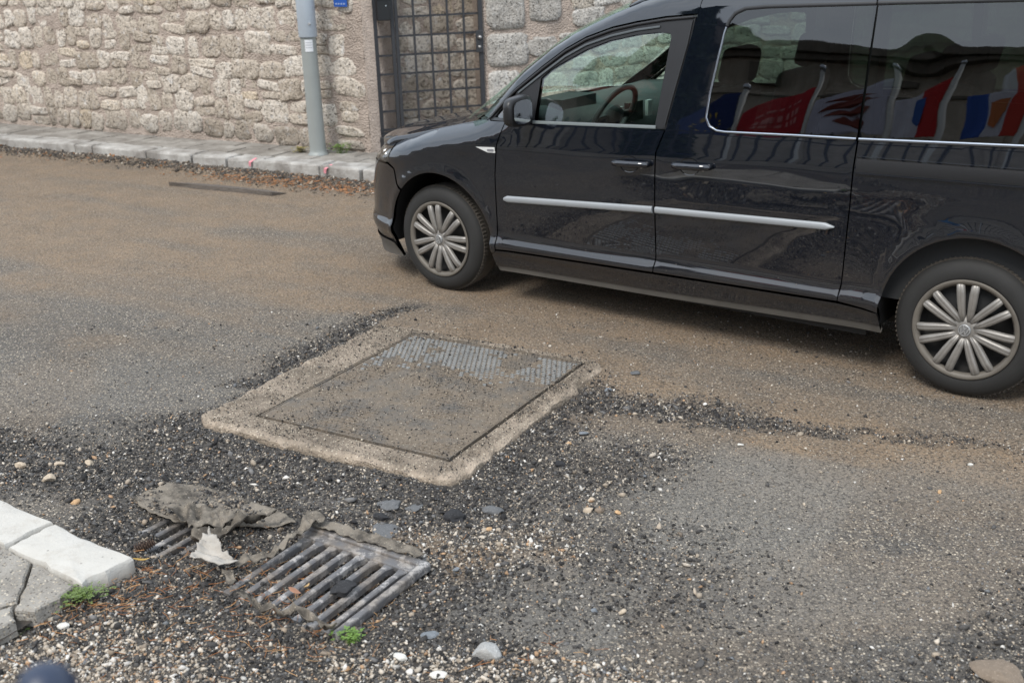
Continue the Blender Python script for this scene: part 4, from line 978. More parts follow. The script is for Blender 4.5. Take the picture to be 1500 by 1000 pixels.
def leaf(px, py, L, W, c, label, rz, z=.02, curl=.4):
    x, y = G(px, py); V = []; F = []; n = 8
    for i in range(n + 1):
        t_ = i / n; w = W * math.sin(pi * t_ ** .8) * .5 + .0004; zc = curl * L * (t_ - .5) ** 2 * 1.6
        V += [(L * (t_ - .5), -w, zc + w * .5), (L * (t_ - .5), 0, zc), (L * (t_ - .5), w, zc + w * .5)]
    for i in range(n):
        for j in range(2): a = 3 * i + j; F.append((a, a + 3, a + 4, a + 1))
    o = mesh('fallen_leaf', V, F, simple('leaf_' + label.split()[0], c, .6, var=.3, vscale=60), None, True); m = o.modifiers.new('thick', 'SOLIDIFY'); m.thickness = .0007
    o.location = (x, y, gz(x, y) + z); o.rotation_euler = (random.uniform(-.3, .3), .2, rz); tag(o, label, 'leaf')
leaf(207, 823, .055, .018, (.48, .30, .07), 'yellow leaf lying at the foot of the kerb end', .3, .012)
leaf(432, 873, .050, .024, (.34, .17, .10), 'reddish brown curled leaf on the exposed grating', -.5, .04)
leaf(450, 862, .040, .012, (.42, .27, .11), 'tan narrow leaf standing on a bar of the exposed grating', 1.3, .04)
def tuft(px, py, spread, n, leafsz, label, name='weed', c=((.10, .19, .03), (.16, .26, .05)), h=.03, z0=0.0, asp=.5, xy=None, hgt=None):
    x, y = xy or G(px, py); rs_ = np.random.default_rng(int(px + py)); V = []; F = []; tones = []
    for k in range(n):
        a = rs_.uniform(0, 6.28); r_ = spread * abs(rs_.normal(0, .5)); bx, by = r_ * cos(a), r_ * sin(a) * asp
        bz = (gz(x + bx, y + by) if hgt is None else hgt) + z0; top = rs_.uniform(.3, 1) * h
        lean = rs_.normal(0, .35, 2) * h; cx_, cy_, cz = bx + lean[0], by + lean[1], bz + top
        b = len(V); V += [(bx - .0008, by, bz), (bx + .0008, by, bz), (cx_, cy_, cz)]; F.append((b, b + 1, b + 2))
        for q in range(3):
            th = a + q * 2.1; d = Vector((cos(th), sin(th), rs_.uniform(-.1, .5))).normalized(); s_ = Vector((-sin(th), cos(th), 0)); L = leafsz * rs_.uniform(.6, 1.2); b = len(V); c0 = Vector((cx_, cy_, cz))
            V += [c0, c0 + d * L * .5 + s_ * L * .38, c0 + d * L * 1.0 + Vector((0, 0, -.1 * L)), c0 + d * L * .5 - s_ * L * .38]; F.append((b, b + 1, b + 2, b + 3))
    t = NT('green_leaves_' + str(int(px))); p = t.pos(False)
    o = mesh(name, V, F, t.fin(color=t.mix(t.noise(p, 90, 3), *c), rough=.5, spec=.4)); o.location = (x, y, 0); return tag(o, label, 'plant')
tuft(118, 868, .085, 380, .0085, 'low green clover clump at the broken corner of the near paving', 'clover_clump', h=.016, z0=.034, asp=.75, xy=G(118, 872, .04), c=((.07, .12, .025), (.15, .20, .05)))
tuft(512, 934, .032, 60, .010, 'small bright green weed at the lower end of the exposed grating', h=.04)
tuft(4, 926, .06, 110, .009, 'small green weed at the left edge between paving and gravel', h=.02, asp=.4)
tuft(497, 222, .085, 80, .022, 'leafy green weed at the right foot of the lamp post', h=.09, xy=(-1.56, 10.50), hgt=.12, asp=.4)
tuft(438, 222, .10, 70, .022, 'thin yellowish weed at the left foot of the lamp post', h=.05, xy=(-1.95, 10.62), hgt=.12, asp=.4, c=((.20, .19, .05), (.30, .24, .08)))
def needles(name, n, fn, L, W, label, seed, cols):
    rs_ = np.random.default_rng(seed); XY = fn(rs_, n); a = rs_.uniform(0, pi, n); l = rs_.uniform(.5, 1.1, n) * L / 2; el = rs_.normal(0, .12, n)
    dx, dy, dz_ = np.cos(a) * l, np.sin(a) * l, np.sin(el) * l; z = masks(XY[:, 0], XY[:, 1])[0] + .006 + rs_.uniform(0, .008, n)
    wx, wy = -np.sin(a) * W / 2, np.cos(a) * W / 2; c = np.stack([XY[:, 0], XY[:, 1], z], 1); bend = rs_.normal(0, .12, n) * L
    mid = c + np.stack([-np.sin(a) * bend, np.cos(a) * bend, 0 * a], 1); e0 = c - np.stack([dx, dy, dz_], 1); e1 = c + np.stack([dx, dy, dz_], 1); w3 = np.stack([wx, wy, 0 * a], 1); up = np.array([0, 0, W])
    V = np.stack([e0 - w3, e0 + w3, e0 + up, mid - w3, mid + w3, mid + up, e1 - w3, e1 + w3, e1 + up], 1); T0 = np.array([(0, 3, 5, 2), (2, 5, 4, 1), (3, 6, 8, 5), (5, 8, 7, 4)])
    F = (T0[None] + (np.arange(n) * 9)[:, None, None]).reshape(-1, 4); col_ = palette(n, seed + 1, [1] * len(cols), cols)
    C_ = np.repeat(np.c_[col_, np.ones(n)][:, None], 9, 1).reshape(-1, 4)
    return tag(npmesh(name, V.reshape(-1, 3), F, M_GRAV, attrs={'tint': ('FLOAT_COLOR', C_)}), label, 'pine needles', kind='stuff')
OR = [(.36, .15, .05), (.44, .22, .09), (.26, .11, .045), (.5, .3, .14)]
def nf(r, n):
    cs = [(-.70, 3.12, .16, .12), (-1.05, 3.30, .22, .10), (-1.30, 3.20, .12, .10), (-.75, 2.88, .2, .10), (-1.42, 3.05, .10, .08), (.02, 2.72, .12, .06), (-1.15, 2.9, .3, .2)]
    k = r.choice(len(cs), n, p=np.array([5, 3, 3, 2, 2, .8, 2]) / 17.8); c = np.array(cs)[k]; return c[:, :2] + r.normal(size=(n, 2)) * c[:, 2:]
needles('pine_needles', 520, nf, .055, .0013, 'orange pine needles caught in the drain gratings and gravel', 61, OR)
def chips(r, n):
    s_ = r.normal(-.7, .6, n); v_ = -np.abs(r.normal(.26, .09, n)); k = r.random(n) < .10; s_ = np.where(k, r.uniform(-7, 1, n), s_)
    return np.stack([K0[0] + KE[0] * s_ + KN[0] * v_, K0[1] + KE[1] * s_ + KN[1] * v_], 1)
needles('gutter_needles', 420, chips, .045, .0045, 'orange needles and leaf litter swept along the far gutter', 63, [(.30, .13, .05), (.38, .18, .08), (.22, .11, .05)])
# dark blue post standing close to the photographer
d = (_fw + _r * ((60 - 750) / F_PX) - _u * ((976 - 500) / F_PX)).normalized() * 1.0
bp_ = MB().lathe([(0, .0), (.012, -.001), (.024, -.007), (.032, -.018), (.035, -.034), (.035, -.06), (.030, -.064), (.030, -1.3), (.0, -1.3)], 28, 'Z').build('marker_post', simple('dark_blue_paint', (.018, .028, .055), .4), None, True)
bp_.scale = (.74, .74, 1); bp_.location = (d.x, d.y, CAM_H + d.z); tag(bp_, 'dark blue rounded post top, out of focus at the bottom left corner', 'post')

# ================================================================== the dark van
CAR = (-0.40700, 6.38803); CTH = -0.66431; YC = .88
car = empty('passenger_van', (CAR[0], CAR[1], 0), CTH)
tag(car, 'black high-roofed passenger van with grey side mouldings driving past the manhole', 'van')
# --- materials
def paint_mat():
    t = NT('black_blue_paint'); p = t.pos(); z = t.sep(p)[2]; x = t.sep(p)[0]
    dz_ = t.math('MULTIPLY', t.ramp(z, [(.15, 1.0), (.62, .35), (.95, .0)]), t.ramp(t.noise(p, 3.5, 6, .7), [(.3, .35), (.7, 1.0)]))
    sc = t.n('ShaderNodeMapping', i_Vector=p, i_Scale=(9.0, 9.0, 40.0), i_Rotation=(0, .35, 0)).outputs[0]
    streak = t.math('MULTIPLY', t.ramp(t.noise(sc, 3.0, 6, .7), [(.60, 0.0), (.72, 1.0)]), t.ramp(z, [(.3, 1.0), (.62, .0)]))
    d = t.math('ADD', t.math('MULTIPLY', dz_, .12), t.math('MULTIPLY', streak, .09), True)
    spots = t.voro(p, 42); d = t.math('ADD', d, t.math('MULTIPLY', t.math('MULTIPLY', t.math('GREATER_THAN', t.sep(spots.outputs['Color'])[0], .93), t.ramp(spots.outputs['Distance'], [(.08, .4), (.16, 0.0)])), t.ramp(z, [(.3, 1.0), (.9, .1)])), True)
    c = t.mix(d, (.0035, .0050, .0085), (.20, .17, .14))
    return t.fin(color=c, rough=t.math('ADD', .4, t.math('MULTIPLY', d, 1.2), True), metal=.0, coat=t.math('SUBTRACT', 1.0, t.math('MULTIPLY', d, 2.0), True), coatr=.02, spec=.0)
def _coat(m, ior):
    m.node_tree.nodes['Principled BSDF'].inputs['Coat IOR'].default_value = ior; return m
M_PAINT = _coat(paint_mat(), 1.85)
M_TRIMK = simple('black_trim', (.014, .014, .015), .38, var=.1)
M_PLAST = simple('dusty_black_plastic', (.085, .078, .068), .7, var=.35, vscale=7, bump=(90, .2, .002))
M_MOULD = simple('grey_moulding', (.30, .315, .325), .42, .15, var=.08, vscale=5)
M_CHROME = simple('chrome_strip', (.42, .45, .49), .2, 1.0, var=.03)
M_DARKIN = simple('dark_interior', (.020, .021, .022), .8)
M_LIGHTIN = simple('light_interior_trim', (.40, .42, .40), .8, var=.05)
M_TYRE = simple('dusty_tyre', (.017, .0165, .0155), .75, var=.45, vscale=7, bump=(160, .3, .001))
def tread_mat():
    t = NT('tyre_tread'); p = t.pos(); return t.fin(color=t.mix(t.noise(p, 20, 4), (.03, .027, .024), (.095, .08, .062)), rough=.95)
M_TREAD = tread_mat()
M_WHEEL = simple('dirty_wheel_silver', (.24, .225, .205), .42, .35, var=.30, vscale=16, bump=(120, .3, .001))
M_RIMD = simple('brake_dust_black', (.018, .017, .016), .7)
M_RIME = simple('rim_edge_dusty', (.135, .12, .10), .6, .2, var=.3, vscale=12)
def glass_mat(name, tint, refl=1.0):
    t = NT(name); tr = t.n('ShaderNodeBsdfTransparent'); tr.inputs[0].default_value = (*tint, 1)
    gl = t.n('ShaderNodeBsdfGlossy'); gl.inputs['Roughness'].default_value = .0; gl.inputs[0].default_value = (1, 1, 1, 1)
    fr = t.n('ShaderNodeFresnel'); fr.inputs[0].default_value = 1.52
    ms = t.n('ShaderNodeMixShader'); t.t.links.new(t.math('MULTIPLY', fr.outputs[0], refl, True), ms.inputs[0]); t.t.links.new(tr.outputs[0], ms.inputs[1]); t.t.links.new(gl.outputs[0], ms.inputs[2])
    t.t.links.new(ms.outputs[0], t.out.inputs[0]); return t.m
M_GLF = glass_mat('green_tinted_glass', (.84, .97, .90), refl=2.1)
M_SCREEN = glass_mat('windscreen_glass', (.88, .97, .92), refl=.35)
M_GLR = glass_mat('dark_privacy_glass', (.13, .17, .14), refl=1.7)
M_LENS = glass_mat('clear_lens', (.92, .93, .93))
# --- body surface: y (0 = near side) as a function of x (rearwards) and z
ZP = np.array([[.0, .03], [.20, .02], [.26, .0], [.30, -.012], [.325, -.030], [.350, -.038], [.368, -.038], [.405, -.017], [.43, -.014], [.62, -.030], [.72, -.037], [.84, -.041], [.925, -.041], [.950, -.039], [.965, -.036], [1.0, -.0305], [1.05, -.022], [1.10, -.0125], [1.25, .018], [1.4, .050], [1.55, .083], [1.64, .104], [1.70, .124], [1.76, .17], [1.82, .30], [1.9, .6]])
from bisect import bisect_right
def cubic_tab(tab):
    """monotone-ish smooth resample of a profile"""
    xs = np.linspace(tab[0, 0], tab[-1, 0], 1901); ys = np.interp(xs, tab[:, 0], tab[:, 1])
    k = np.exp(-np.linspace(-2, 2, 25) ** 2); k /= k.sum(); yp = np.pad(ys, 12, mode='edge'); return xs, np.convolve(yp, k, 'valid')
ZX, ZY = cubic_tab(ZP)
NN = 2.8; AA = .88
phi = np.linspace(0, pi / 2, 400); cxs = -AA * np.sin(phi) ** (2 / NN); cys = YC - YC * np.cos(phi) ** (2 / NN); cys[-1] = YC
arc = np.concatenate([[0], np.cumsum(np.hypot(np.diff(cxs), np.diff(cys)))])
AT = np.array([[.0, .82], [.2, .86], [.3, .89], [.42, .885], [.52, .87], [.62, .84], [.70, .80], [.80, .745], [.90, .67], [1.0, .60]])
def zwarp(x, z): return z - .037 * sstep(.42, .68, z) * (np.clip(x, -.2, 4) - 1.5) - .01 * (1 - sstep(.42, .68, z)) * (np.clip(x, -.2, 4) - 1.3)
def ftop(u): return np.interp(u, [-1.4, -.75, -.45, -.27, 0, .3, .40, .6], [.80, .815, .860, .893, .955, 1.02, 1.045, 1.08])
def body(u, z):
    """(u, z) -> x, y. u = x behind the front axle, arc length round the nose ahead of it"""
    u = np.asarray(u, float); z = np.asarray(z, float)
    a = np.interp(z, AT[:, 0], AT[:, 1]); ph = np.interp(-u, arc, phi); x = np.where(u < 0, -a * np.sin(ph) ** (2 / NN), u)
    yp = np.where(u < 0, YC - YC * np.cos(ph) ** (2 / NN), 0.0)
    zp = zwarp(x, z); y = np.interp(zp, ZX, ZY)
    # rounded shoulder towards the bonnet
    w = sstep(.62, .20, u); d = ftop(u) - z; y = y + w * (.085 * np.clip(1 - d / .10, 0, 1.1) ** 2.2) - w * .012 * sstep(.22, .1, d) * sstep(.0, .1, d)
    # wheel arch flares
    for (ax, az, r0) in ((.03, .33, .395), (3.03, .34, .40)):
        r = np.hypot(x - ax, z - az); y = y - .020 * np.exp(-((r - r0 - .004) / .035) ** 2) * .75 * sstep(.1, .3, z) - .006 * np.exp(-((r - r0 - .04) / .07) ** 2)
    y = y + .16 * np.clip((x - 3.55) / .40, 0, 2) ** 3
    # slight waviness of pressed sheet
    y = y + .0011 * (fbm(x * 3.0, z * 4.5, o=2, s=71) - .5) * 2
    nrm = np.interp(z, AT[:, 0], AT[:, 1]) * 0 + 1
    scale = (YC - yp) / YC
    return x, yp + y * np.clip(scale, 0, 1) ** .5
def bpos(u, z, out=0.0):
    x, y = body(u, z); 
    if np.all(np.asarray(out) == 0): return np.stack([x, y, z], -1)
    e = 1e-3; x1, y1 = body(u + e, z); x2, y2 = body(u, z + e)
    tu = np.stack([x1 - x, y1 - y, 0 * x], -1) / e; tv = np.stack([x2 - x, y2 - y, 0 * x + e], -1) / e
    n = np.cross(tu, tv); n /= np.linalg.norm(n, axis=-1)[..., None]; return np.stack([x, y, z], -1) + n * np.asarray(out)[..., None]
def bnorm(u, z):
    e = 4e-3; x0, y0 = body(u - e, z); x1, y1 = body(u + e, z); x2, y2 = body(u, z - e); x3, y3 = body(u, z + e)
    n = np.cross(np.stack([x1 - x0, y1 - y0, 0 * x0], -1), np.stack([x3 - x2, y3 - y2, 0 * x0 + 2 * e], -1)); return n / np.linalg.norm(n, axis=-1)[..., None]
def dens(P, step=.02, close=True):
    out = []; n = len(P)
    for i in range(n if close else n - 1):
        a, b = np.array(P[i], float), np.array(P[(i + 1) % n], float); m = max(1, int(round(np.linalg.norm(b - a) / step))); out += [tuple(a + (b - a) * k / m) for k in range(m)]
    if not close: out.append(tuple(P[-1]))
    return out
def smoothpoly(P, it=2):
    """Chaikin corner rounding of closed outlines"""
    for _ in range(it):
        Q = []
        for i in range(len(P)): a, b = np.array(P[i]), np.array(P[(i + 1) % len(P)]); Q += [tuple(a * .75 + b * .25), tuple(a * .25 + b * .75)]
        P = Q
    return P
def mk(name, V, F, N, mat, parent, flip):
    V = np.array(V, float); 
    if flip: V = V * np.array([1, -1, 1]) + np.array([0, 2 * YC, 0]); F = [tuple(f)[::-1] for f in F]; N = N * np.array([1, -1, 1])
    me = bpy.data.meshes.new(name); me.from_pydata(V.tolist(), [], [tuple(int(i) for i in f) for f in F]); me.update(); me.shade_smooth()
    me.normals_split_custom_set_from_vertices([tuple(n) for n in N]); return link(name, me, mat, parent)
def panel(name, poly, mat, parent=None, holes=(), out=0.0, depth=.022, step=.03, sides=(0, 1), bs=.02, back=None):
    parent = parent or (car, car); poly = dens(poly, bs); hs = [dens(h_, bs) for h_ in holes]
    ov, tri, loops = cdt(poly, step, hs); u, z = ov[:, 0], ov[:, 1]
    V = bpos(u, z, out * np.ones(len(u))) if out else bpos(u, z); N = bnorm(u, z); F = [tuple(t_) for t_ in tri]
    # near-side faces must look towards -y
    V = list(V); Ns = list(N); 
    for lp_ in loops:
        m = len(lp_); b = len(V)
        for i in lp_: V.append(V[i]); Ns.append(None)
        for i in lp_: V.append(np.array(V[i]) - np.array(N[i]) * depth); Ns.append(None)
        for j in range(m):
            i0, i1 = lp_[j], lp_[(j + 1) % m]; tdir = np.array(V[i1]) - np.array(V[i0]); nn = np.cross(tdir, N[i0]); nn = nn / (np.linalg.norm(nn) + 1e-9)
            Ns[b + j] = nn; Ns[b + m + j] = nn; F.append((b + j, b + (j + 1) % m, b + m + (j + 1) % m, b + m + j))
    Ns = np.array(Ns); res = []
    for sd_ in (0, 1):
        res.append(mk(name, V, F, Ns, mat, parent[sd_], sd_ == 1) if sd_ in sides else None)
    return res
# --- outlines in (x, z)
def archpts(cx_, cz_, r, a0, a1, n=26): return [(cx_ + r * cos(radians(a0 + (a1 - a0) * k / n)), cz_ + r * sin(radians(a0 + (a1 - a0) * k / n))) for k in range(n + 1)]
fend = [(.452, .305), (.462, .75), (.482, .92), (.525, 1.040), (.37, 1.030)] + [(u, float(ftop(u))) for u in np.linspace(.33, -.44, 20)] + [(-.43, .80), (-.41, .738), (-.343, .712), (-.305, .63)] + archpts(.03, .33, .392, 137, -4, 24) + [(.424, .30)]
near_parts = {}
def reg(k, r): near_parts[k] = r; return r
reg('fender', panel('front_wing', fend, M_PAINT))
bump_ = archpts(.03, .33, .392, 139, 186, 11)[::-1]
bumper = [(-.312, .625), (-.350, .706), (-.42, .728), (-.60, .725), (-.90, .715), (-1.38, .705), (-1.38, .20), (-.60, .17), (-.355, .185)] + [p for p in bump_ if p[1] > .2]
panel('bumper', bumper, M_PAINT, out=.003)
panel('bumper_lip', [(-.33, .165), (-.37, .25), (-.60, .245), (-1.38, .25), (-1.38, .15), (-.60, .14)], M_PLAST, out=.012)
hl = smoothpoly([(-.435, .865), (-.415, .735), (-.50, .728), (-.74, .735), (-.80, .77), (-.74, .815), (-.60, .845)], 1)
HL = panel('headlight', hl, M_RIME, out=-.02, depth=.03)
panel('lens', hl, M_LENS, HL, out=.004, depth=.008)
for i, uu in enumerate((-.52, -.66)):
    for sd_ in (0, 1):
        c_ = bpos(np.array([uu]), np.array([.79]), np.array([-.03]))[0]; n_ = bnorm(np.array([uu]), np.array([.79]))[0]
        m_ = MB().lathe([(.004, -.012), (.02, -.008), (.032, .006), (.036, .012)], 20, 'Z'); q = Vector(n_ if n_[1] < 0 else -n_).to_track_quat('Z', 'Y').to_matrix()
        V = [q @ Vector(v) + Vector(c_) for v in m_.v]
        if sd_: V = [(v[0], 2 * YC - v[1], v[2]) for v in V]
        mesh('reflector', V, m_.f, simple('headlight_reflector', (.7, .7, .7), .1, 1.0) if 'headlight_reflector' not in bpy.data.materials else bpy.data.materials['headlight_reflector'], HL[sd_], True)
panel('grille', [(-.84, .70), (-.82, .78), (-1.38, .80), (-1.38, .70)], M_TRIMK, out=-.004)
# doors
fd = [(.459, .330), (.469, .75), (.489, .92), (.533, 1.043), (1.04, 1.055), (1.512, 1.068), (1.474, .96), (1.470, .40), (1.466, .350)]
FD = panel('front_door', fd, M_PAINT)
sd1 = [(1.473, .350), (1.477, .40), (1.481, .96), (1.520, 1.072), (1.59, 1.46), (1.618, 1.60), (1.635, 1.672), (2.46, 1.695), (2.472, 1.45), (2.478, 1.11), (2.472, .81), (2.452, .50), (2.44, .362)]
w1 = smoothpoly([(1.765, 1.085), (2.62, 1.107), (2.62, 1.655), (1.86, 1.625), (1.785, 1.57), (1.728, 1.16)], 2)
w1c = [p for p in w1 if p[0] < 2.42]
w1 = smoothpoly([(1.725, 1.095), (1.90, 1.0895)] , 0)
def win_left(o=0.0):
    pts_ = [(2.4715 - .0, 1.105 - o)]
    cc0 = (1.79 , 1.087 - o)
    bl = [(1.84, 1.0885 - o), (1.79 - o * .3, 1.092 - o), (1.752 - o * .8, 1.112 - o * .7), (1.734 - o, 1.148)]
    up = [(1.742 - o, 1.25), (1.760 - o, 1.40), (1.776 - o, 1.52), (1.790 - o, 1.572 + o * .3), (1.817 - o * .6, 1.604 + o * .8), (1.86, 1.622 + o), (1.96, 1.632 + o), (2.20, 1.641 + o), (2.4715, 1.650 + o)]
    return pts_ + bl + up
wl = win_left(.012); notch = [(p[0], p[1]) for p in wl]
# sliding door body with the window opening cut in from its rear edge
sdoor = [(1.473, .350), (1.477, .40), (1.481, .96), (1.520, 1.072), (1.59, 1.46), (1.618, 1.60), (1.635, 1.672), (2.0, 1.684), (2.468, 1.695)] + [(2.468, 1.662)] + [p for p in wl[::-1]][1:-1] + [(2.474, 1.093), (2.468, .81), (2.450, .50), (2.440, .362)]
SDR = panel('sliding_door', sdoor, M_PAINT)
# rear quarter
qw = [(2.484, 1.105), (3.36, 1.137), (3.43, 1.16), (3.45, 1.22), (3.42, 1.60), (3.36, 1.66), (3.25, 1.675), (2.480, 1.651)]
qo = [(2.484, 1.093), (3.37, 1.125), (3.445, 1.15), (3.463, 1.21), (3.433, 1.61), (3.37, 1.674), (3.25, 1.688), (2.476, 1.662)]
quarter = [(2.446, .362), (2.456, .50), (2.474, .81), (2.482, 1.093)] + qo[1:-1] + [(2.476, 1.663), (2.474, 1.697), (3.3, 1.72), (3.93, 1.73), (3.95, 1.1), (3.93, .30), (3.47, .27)] + archpts(3.03, .34, .395, -6, 186, 30) + [(2.62, .345)]
quarter = [p for p in quarter]
RQ = panel('rear_quarter', quarter, M_PAINT)
# glass, rubber surround, bright lower strip
GL1 = panel('window_glass', [p for p in win_left(.003)], M_GLR, SDR, out=-.002, depth=.004)
GL2 = panel('window_glass', qw, M_GLR, RQ, out=-.002, depth=.004)
def strip(name, path, w, mat, parent, out=.003, depth=.006, n2=None, sides=(0, 1)):
    """thin trim following a path on the body"""
    path = dens(path, .02, False); Pn = np.array(path); tg = np.gradient(Pn, axis=0); tg /= np.linalg.norm(tg, axis=1)[:, None]; nm = np.stack([-tg[:, 1], tg[:, 0]], 1)
    w = np.asarray(w) * np.ones(len(Pn)); rows = []; 
    for off, o_ in ((-.5, out - depth), (-.48, out * .6), (-.3, out), (.3, out), (.48, out * .6), (.5, out - depth)):
        q = Pn + nm * (off * w)[:, None]; rows.append(bpos(q[:, 0], q[:, 1], o_ * np.ones(len(q))))
    V = np.concatenate(rows); m = len(Pn); F = [(r * m + i, r * m + i + 1, (r + 1) * m + i + 1, (r + 1) * m + i) for r in range(5) for i in range(m - 1)]
    F += [tuple(r * m for r in range(6)), tuple(r * m + m - 1 for r in range(6))[::-1]]
    for sd_ in sides:
        Vv = V if sd_ == 0 else V * np.array([1, -1, 1]) + np.array([0, 2 * YC, 0])
        o = mesh(name, Vv, F, mat, parent[sd_], True); o.data.set_sharp_from_angle(angle=radians(50))
    return V
lower1 = [(2.470, 1.1005), (2.2, 1.0945), (1.84, 1.0835), (1.795, 1.086), (1.752, 1.105), (1.731, 1.142), (1.7365, 1.25), (1.755, 1.40), (1.771, 1.52), (1.778, 1.55)]
strip('bright_strip', lower1, np.linspace(.013, .010, len(dens(lower1, .02, False))), M_CHROME, SDR, .006)
strip('rubber_seal', [(1.779, 1.555), (1.787, 1.578), (1.812, 1.611), (1.86, 1.632), (1.96, 1.641), (2.20, 1.650), (2.470, 1.659)], .016, M_TRIMK, SDR, .004)
strip('bright_strip', [(2.482, 1.1005), (3.37, 1.133)], .014, M_CHROME, RQ, .006)
strip('rubber_seal', [(2.478, 1.660), (3.25, 1.684)], .016, M_TRIMK, RQ, .004)
# recess line right behind the panes' edges
# sliding rail on the quarter
strip('door_rail', [(2.486, .990), (3.90, 1.012)], .062, M_TRIMK, RQ, .002, .01)
strip('rail_edge', [(2.486, 1.027), (3.90, 1.045)], .006, M_PAINT, RQ, .008, .012)
strip('rail_edge', [(2.486, .957), (3.90, .975)], .007, M_PAINT, RQ, .010, .016)
# mouldings on the doors
m1 = dens([(.522, .622), (1.463, .672)], .02, False); wm = np.minimum(1, np.arange(len(m1)) / 1.5 + .45) * .036
strip('side_moulding', [(.522, .622), (1.463, .672)], wm, M_MOULD, FD, .012, .016)
m1 = dens([(1.480, .673), (2.405, .703)], .02, False); wm = np.minimum(1, (len(m1) - 1 - np.arange(len(m1))) / 2.5 + .15) * .034
strip('side_moulding', [(1.480, .673), (2.405, .703)], wm, M_MOULD, SDR, .012, .016)
# sills
SILL = panel('sill', [(.43, .225), (.425, .296), (.46, .322), (1.47, .340), (2.44, .352), (2.632, .340), (2.64, .275), (1.5, .243)], M_PAINT, out=.004, depth=.05)
panel('sill_lower', [(.44, .190), (.432, .222), (1.5, .240), (2.64, .272), (2.645, .235), (1.5, .205)], M_PLAST, out=.000, depth=.03)
# A pillar, roof frame and window surround of the front door
frame_o = [(.365, 1.036), (.56, 1.190), (.75, 1.328), (.88, 1.415), (1.0, 1.475), (1.15, 1.524), (1.29, 1.553), (1.45, 1.578), (1.612, 1.592)]
pil = [(.20, 1.005), (.33, 1.100), (.47, 1.205), (.60, 1.310), (.76, 1.425), (.88, 1.492), (1.0, 1.547), (1.13, 1.602), (1.27, 1.655), (1.45, 1.705), (1.62, 1.735)]
apil = frame_o[::-1] + [(.30, 1.03), (.20, 1.003)] + pil + [(1.64, 1.738), (1.628, 1.672)]
_body = body
def body_pillar(u, z):
    x, y = _body(u, z); zt = np.interp(x, [p[0] for p in pil], [p[1] for p in pil]); d = (zt - z) / .06
    return x, y + .055 * np.clip(1 - d, 0, 1.6) ** 2 * sstep(1.75, 1.5, x)
body = body_pillar
AP = panel('pillar_frame', [(.36, 1.043), (.56, 1.203), (.745, 1.340), (.88, 1.430), (1.0, 1.490), (1.15, 1.540), (1.29, 1.569), (1.45, 1.594), (1.618, 1.607), (1.631, 1.675), (1.64, 1.737)] + pil[::-1] + [(.30, 1.05)], M_PAINT, step=.025)
TR = panel('trim_panel', [(.62, 1.245), (.745, 1.337), (.88, 1.43), (1.0, 1.49), (1.15, 1.54), (1.29, 1.569), (1.45, 1.594), (1.60, 1.605), (1.60, 1.72), (1.45, 1.70), (1.27, 1.645), (1.13, 1.595), (1.0, 1.54), (.88, 1.485), (.76, 1.415), (.60, 1.30)], M_LIGHTIN, AP, out=-.05, depth=.02)
body = _body
gO = [(.375, 1.040), (.56, 1.193), (.75, 1.331), (.88, 1.419), (1.0, 1.479), (1.15, 1.528), (1.29, 1.557), (1.45, 1.582), (1.607, 1.594), (1.592, 1.48), (1.516, 1.074), (1.05, 1.058), (.70, 1.048)]
g1 = [(.720, 1.062), (.738, 1.275), (.79, 1.318), (.88, 1.366), (1.0, 1.425), (1.14, 1.474), (1.30, 1.507), (1.42, 1.520), (1.478, 1.515), (1.487, 1.50), (1.455, 1.088)]
gq = [(.415, 1.055), (.585, 1.205), (.53, 1.058)]
FR = panel('window_frame', gO, M_TRIMK, FD, holes=[g1, gq], out=-.006, depth=.03)
panel('window_glass', g1, M_GLF, FD, out=-.014, depth=.004)
panel('quarter_glass', gq, M_GLF, FD, out=-.014, depth=.004)
strip('outer_seal', frame_o[:-1] + [(1.60, 1.592)], .012, M_TRIMK, AP, .004)
M_LIP = simple('satin_grey_lip', (.075, .085, .09), .35)
strip('frame_lip', [(.60, 1.195), (.75, 1.302), (.88, 1.389), (1.0, 1.449), (1.15, 1.497), (1.29, 1.527), (1.42, 1.545)], .010, M_LIP, FD, .001)
strip('waist_strip', [(.715, 1.052), (1.462, 1.079)], .016, simple('waist_grey', (.16, .18, .18), .35), FD, .002)
panel('door_pillar_cover', [(1.500, 1.082), (1.527, 1.50), (1.520, 1.555), (1.597, 1.578), (1.585, 1.47), (1.512, 1.080)], M_TRIMK, FD, out=.000, depth=.01)
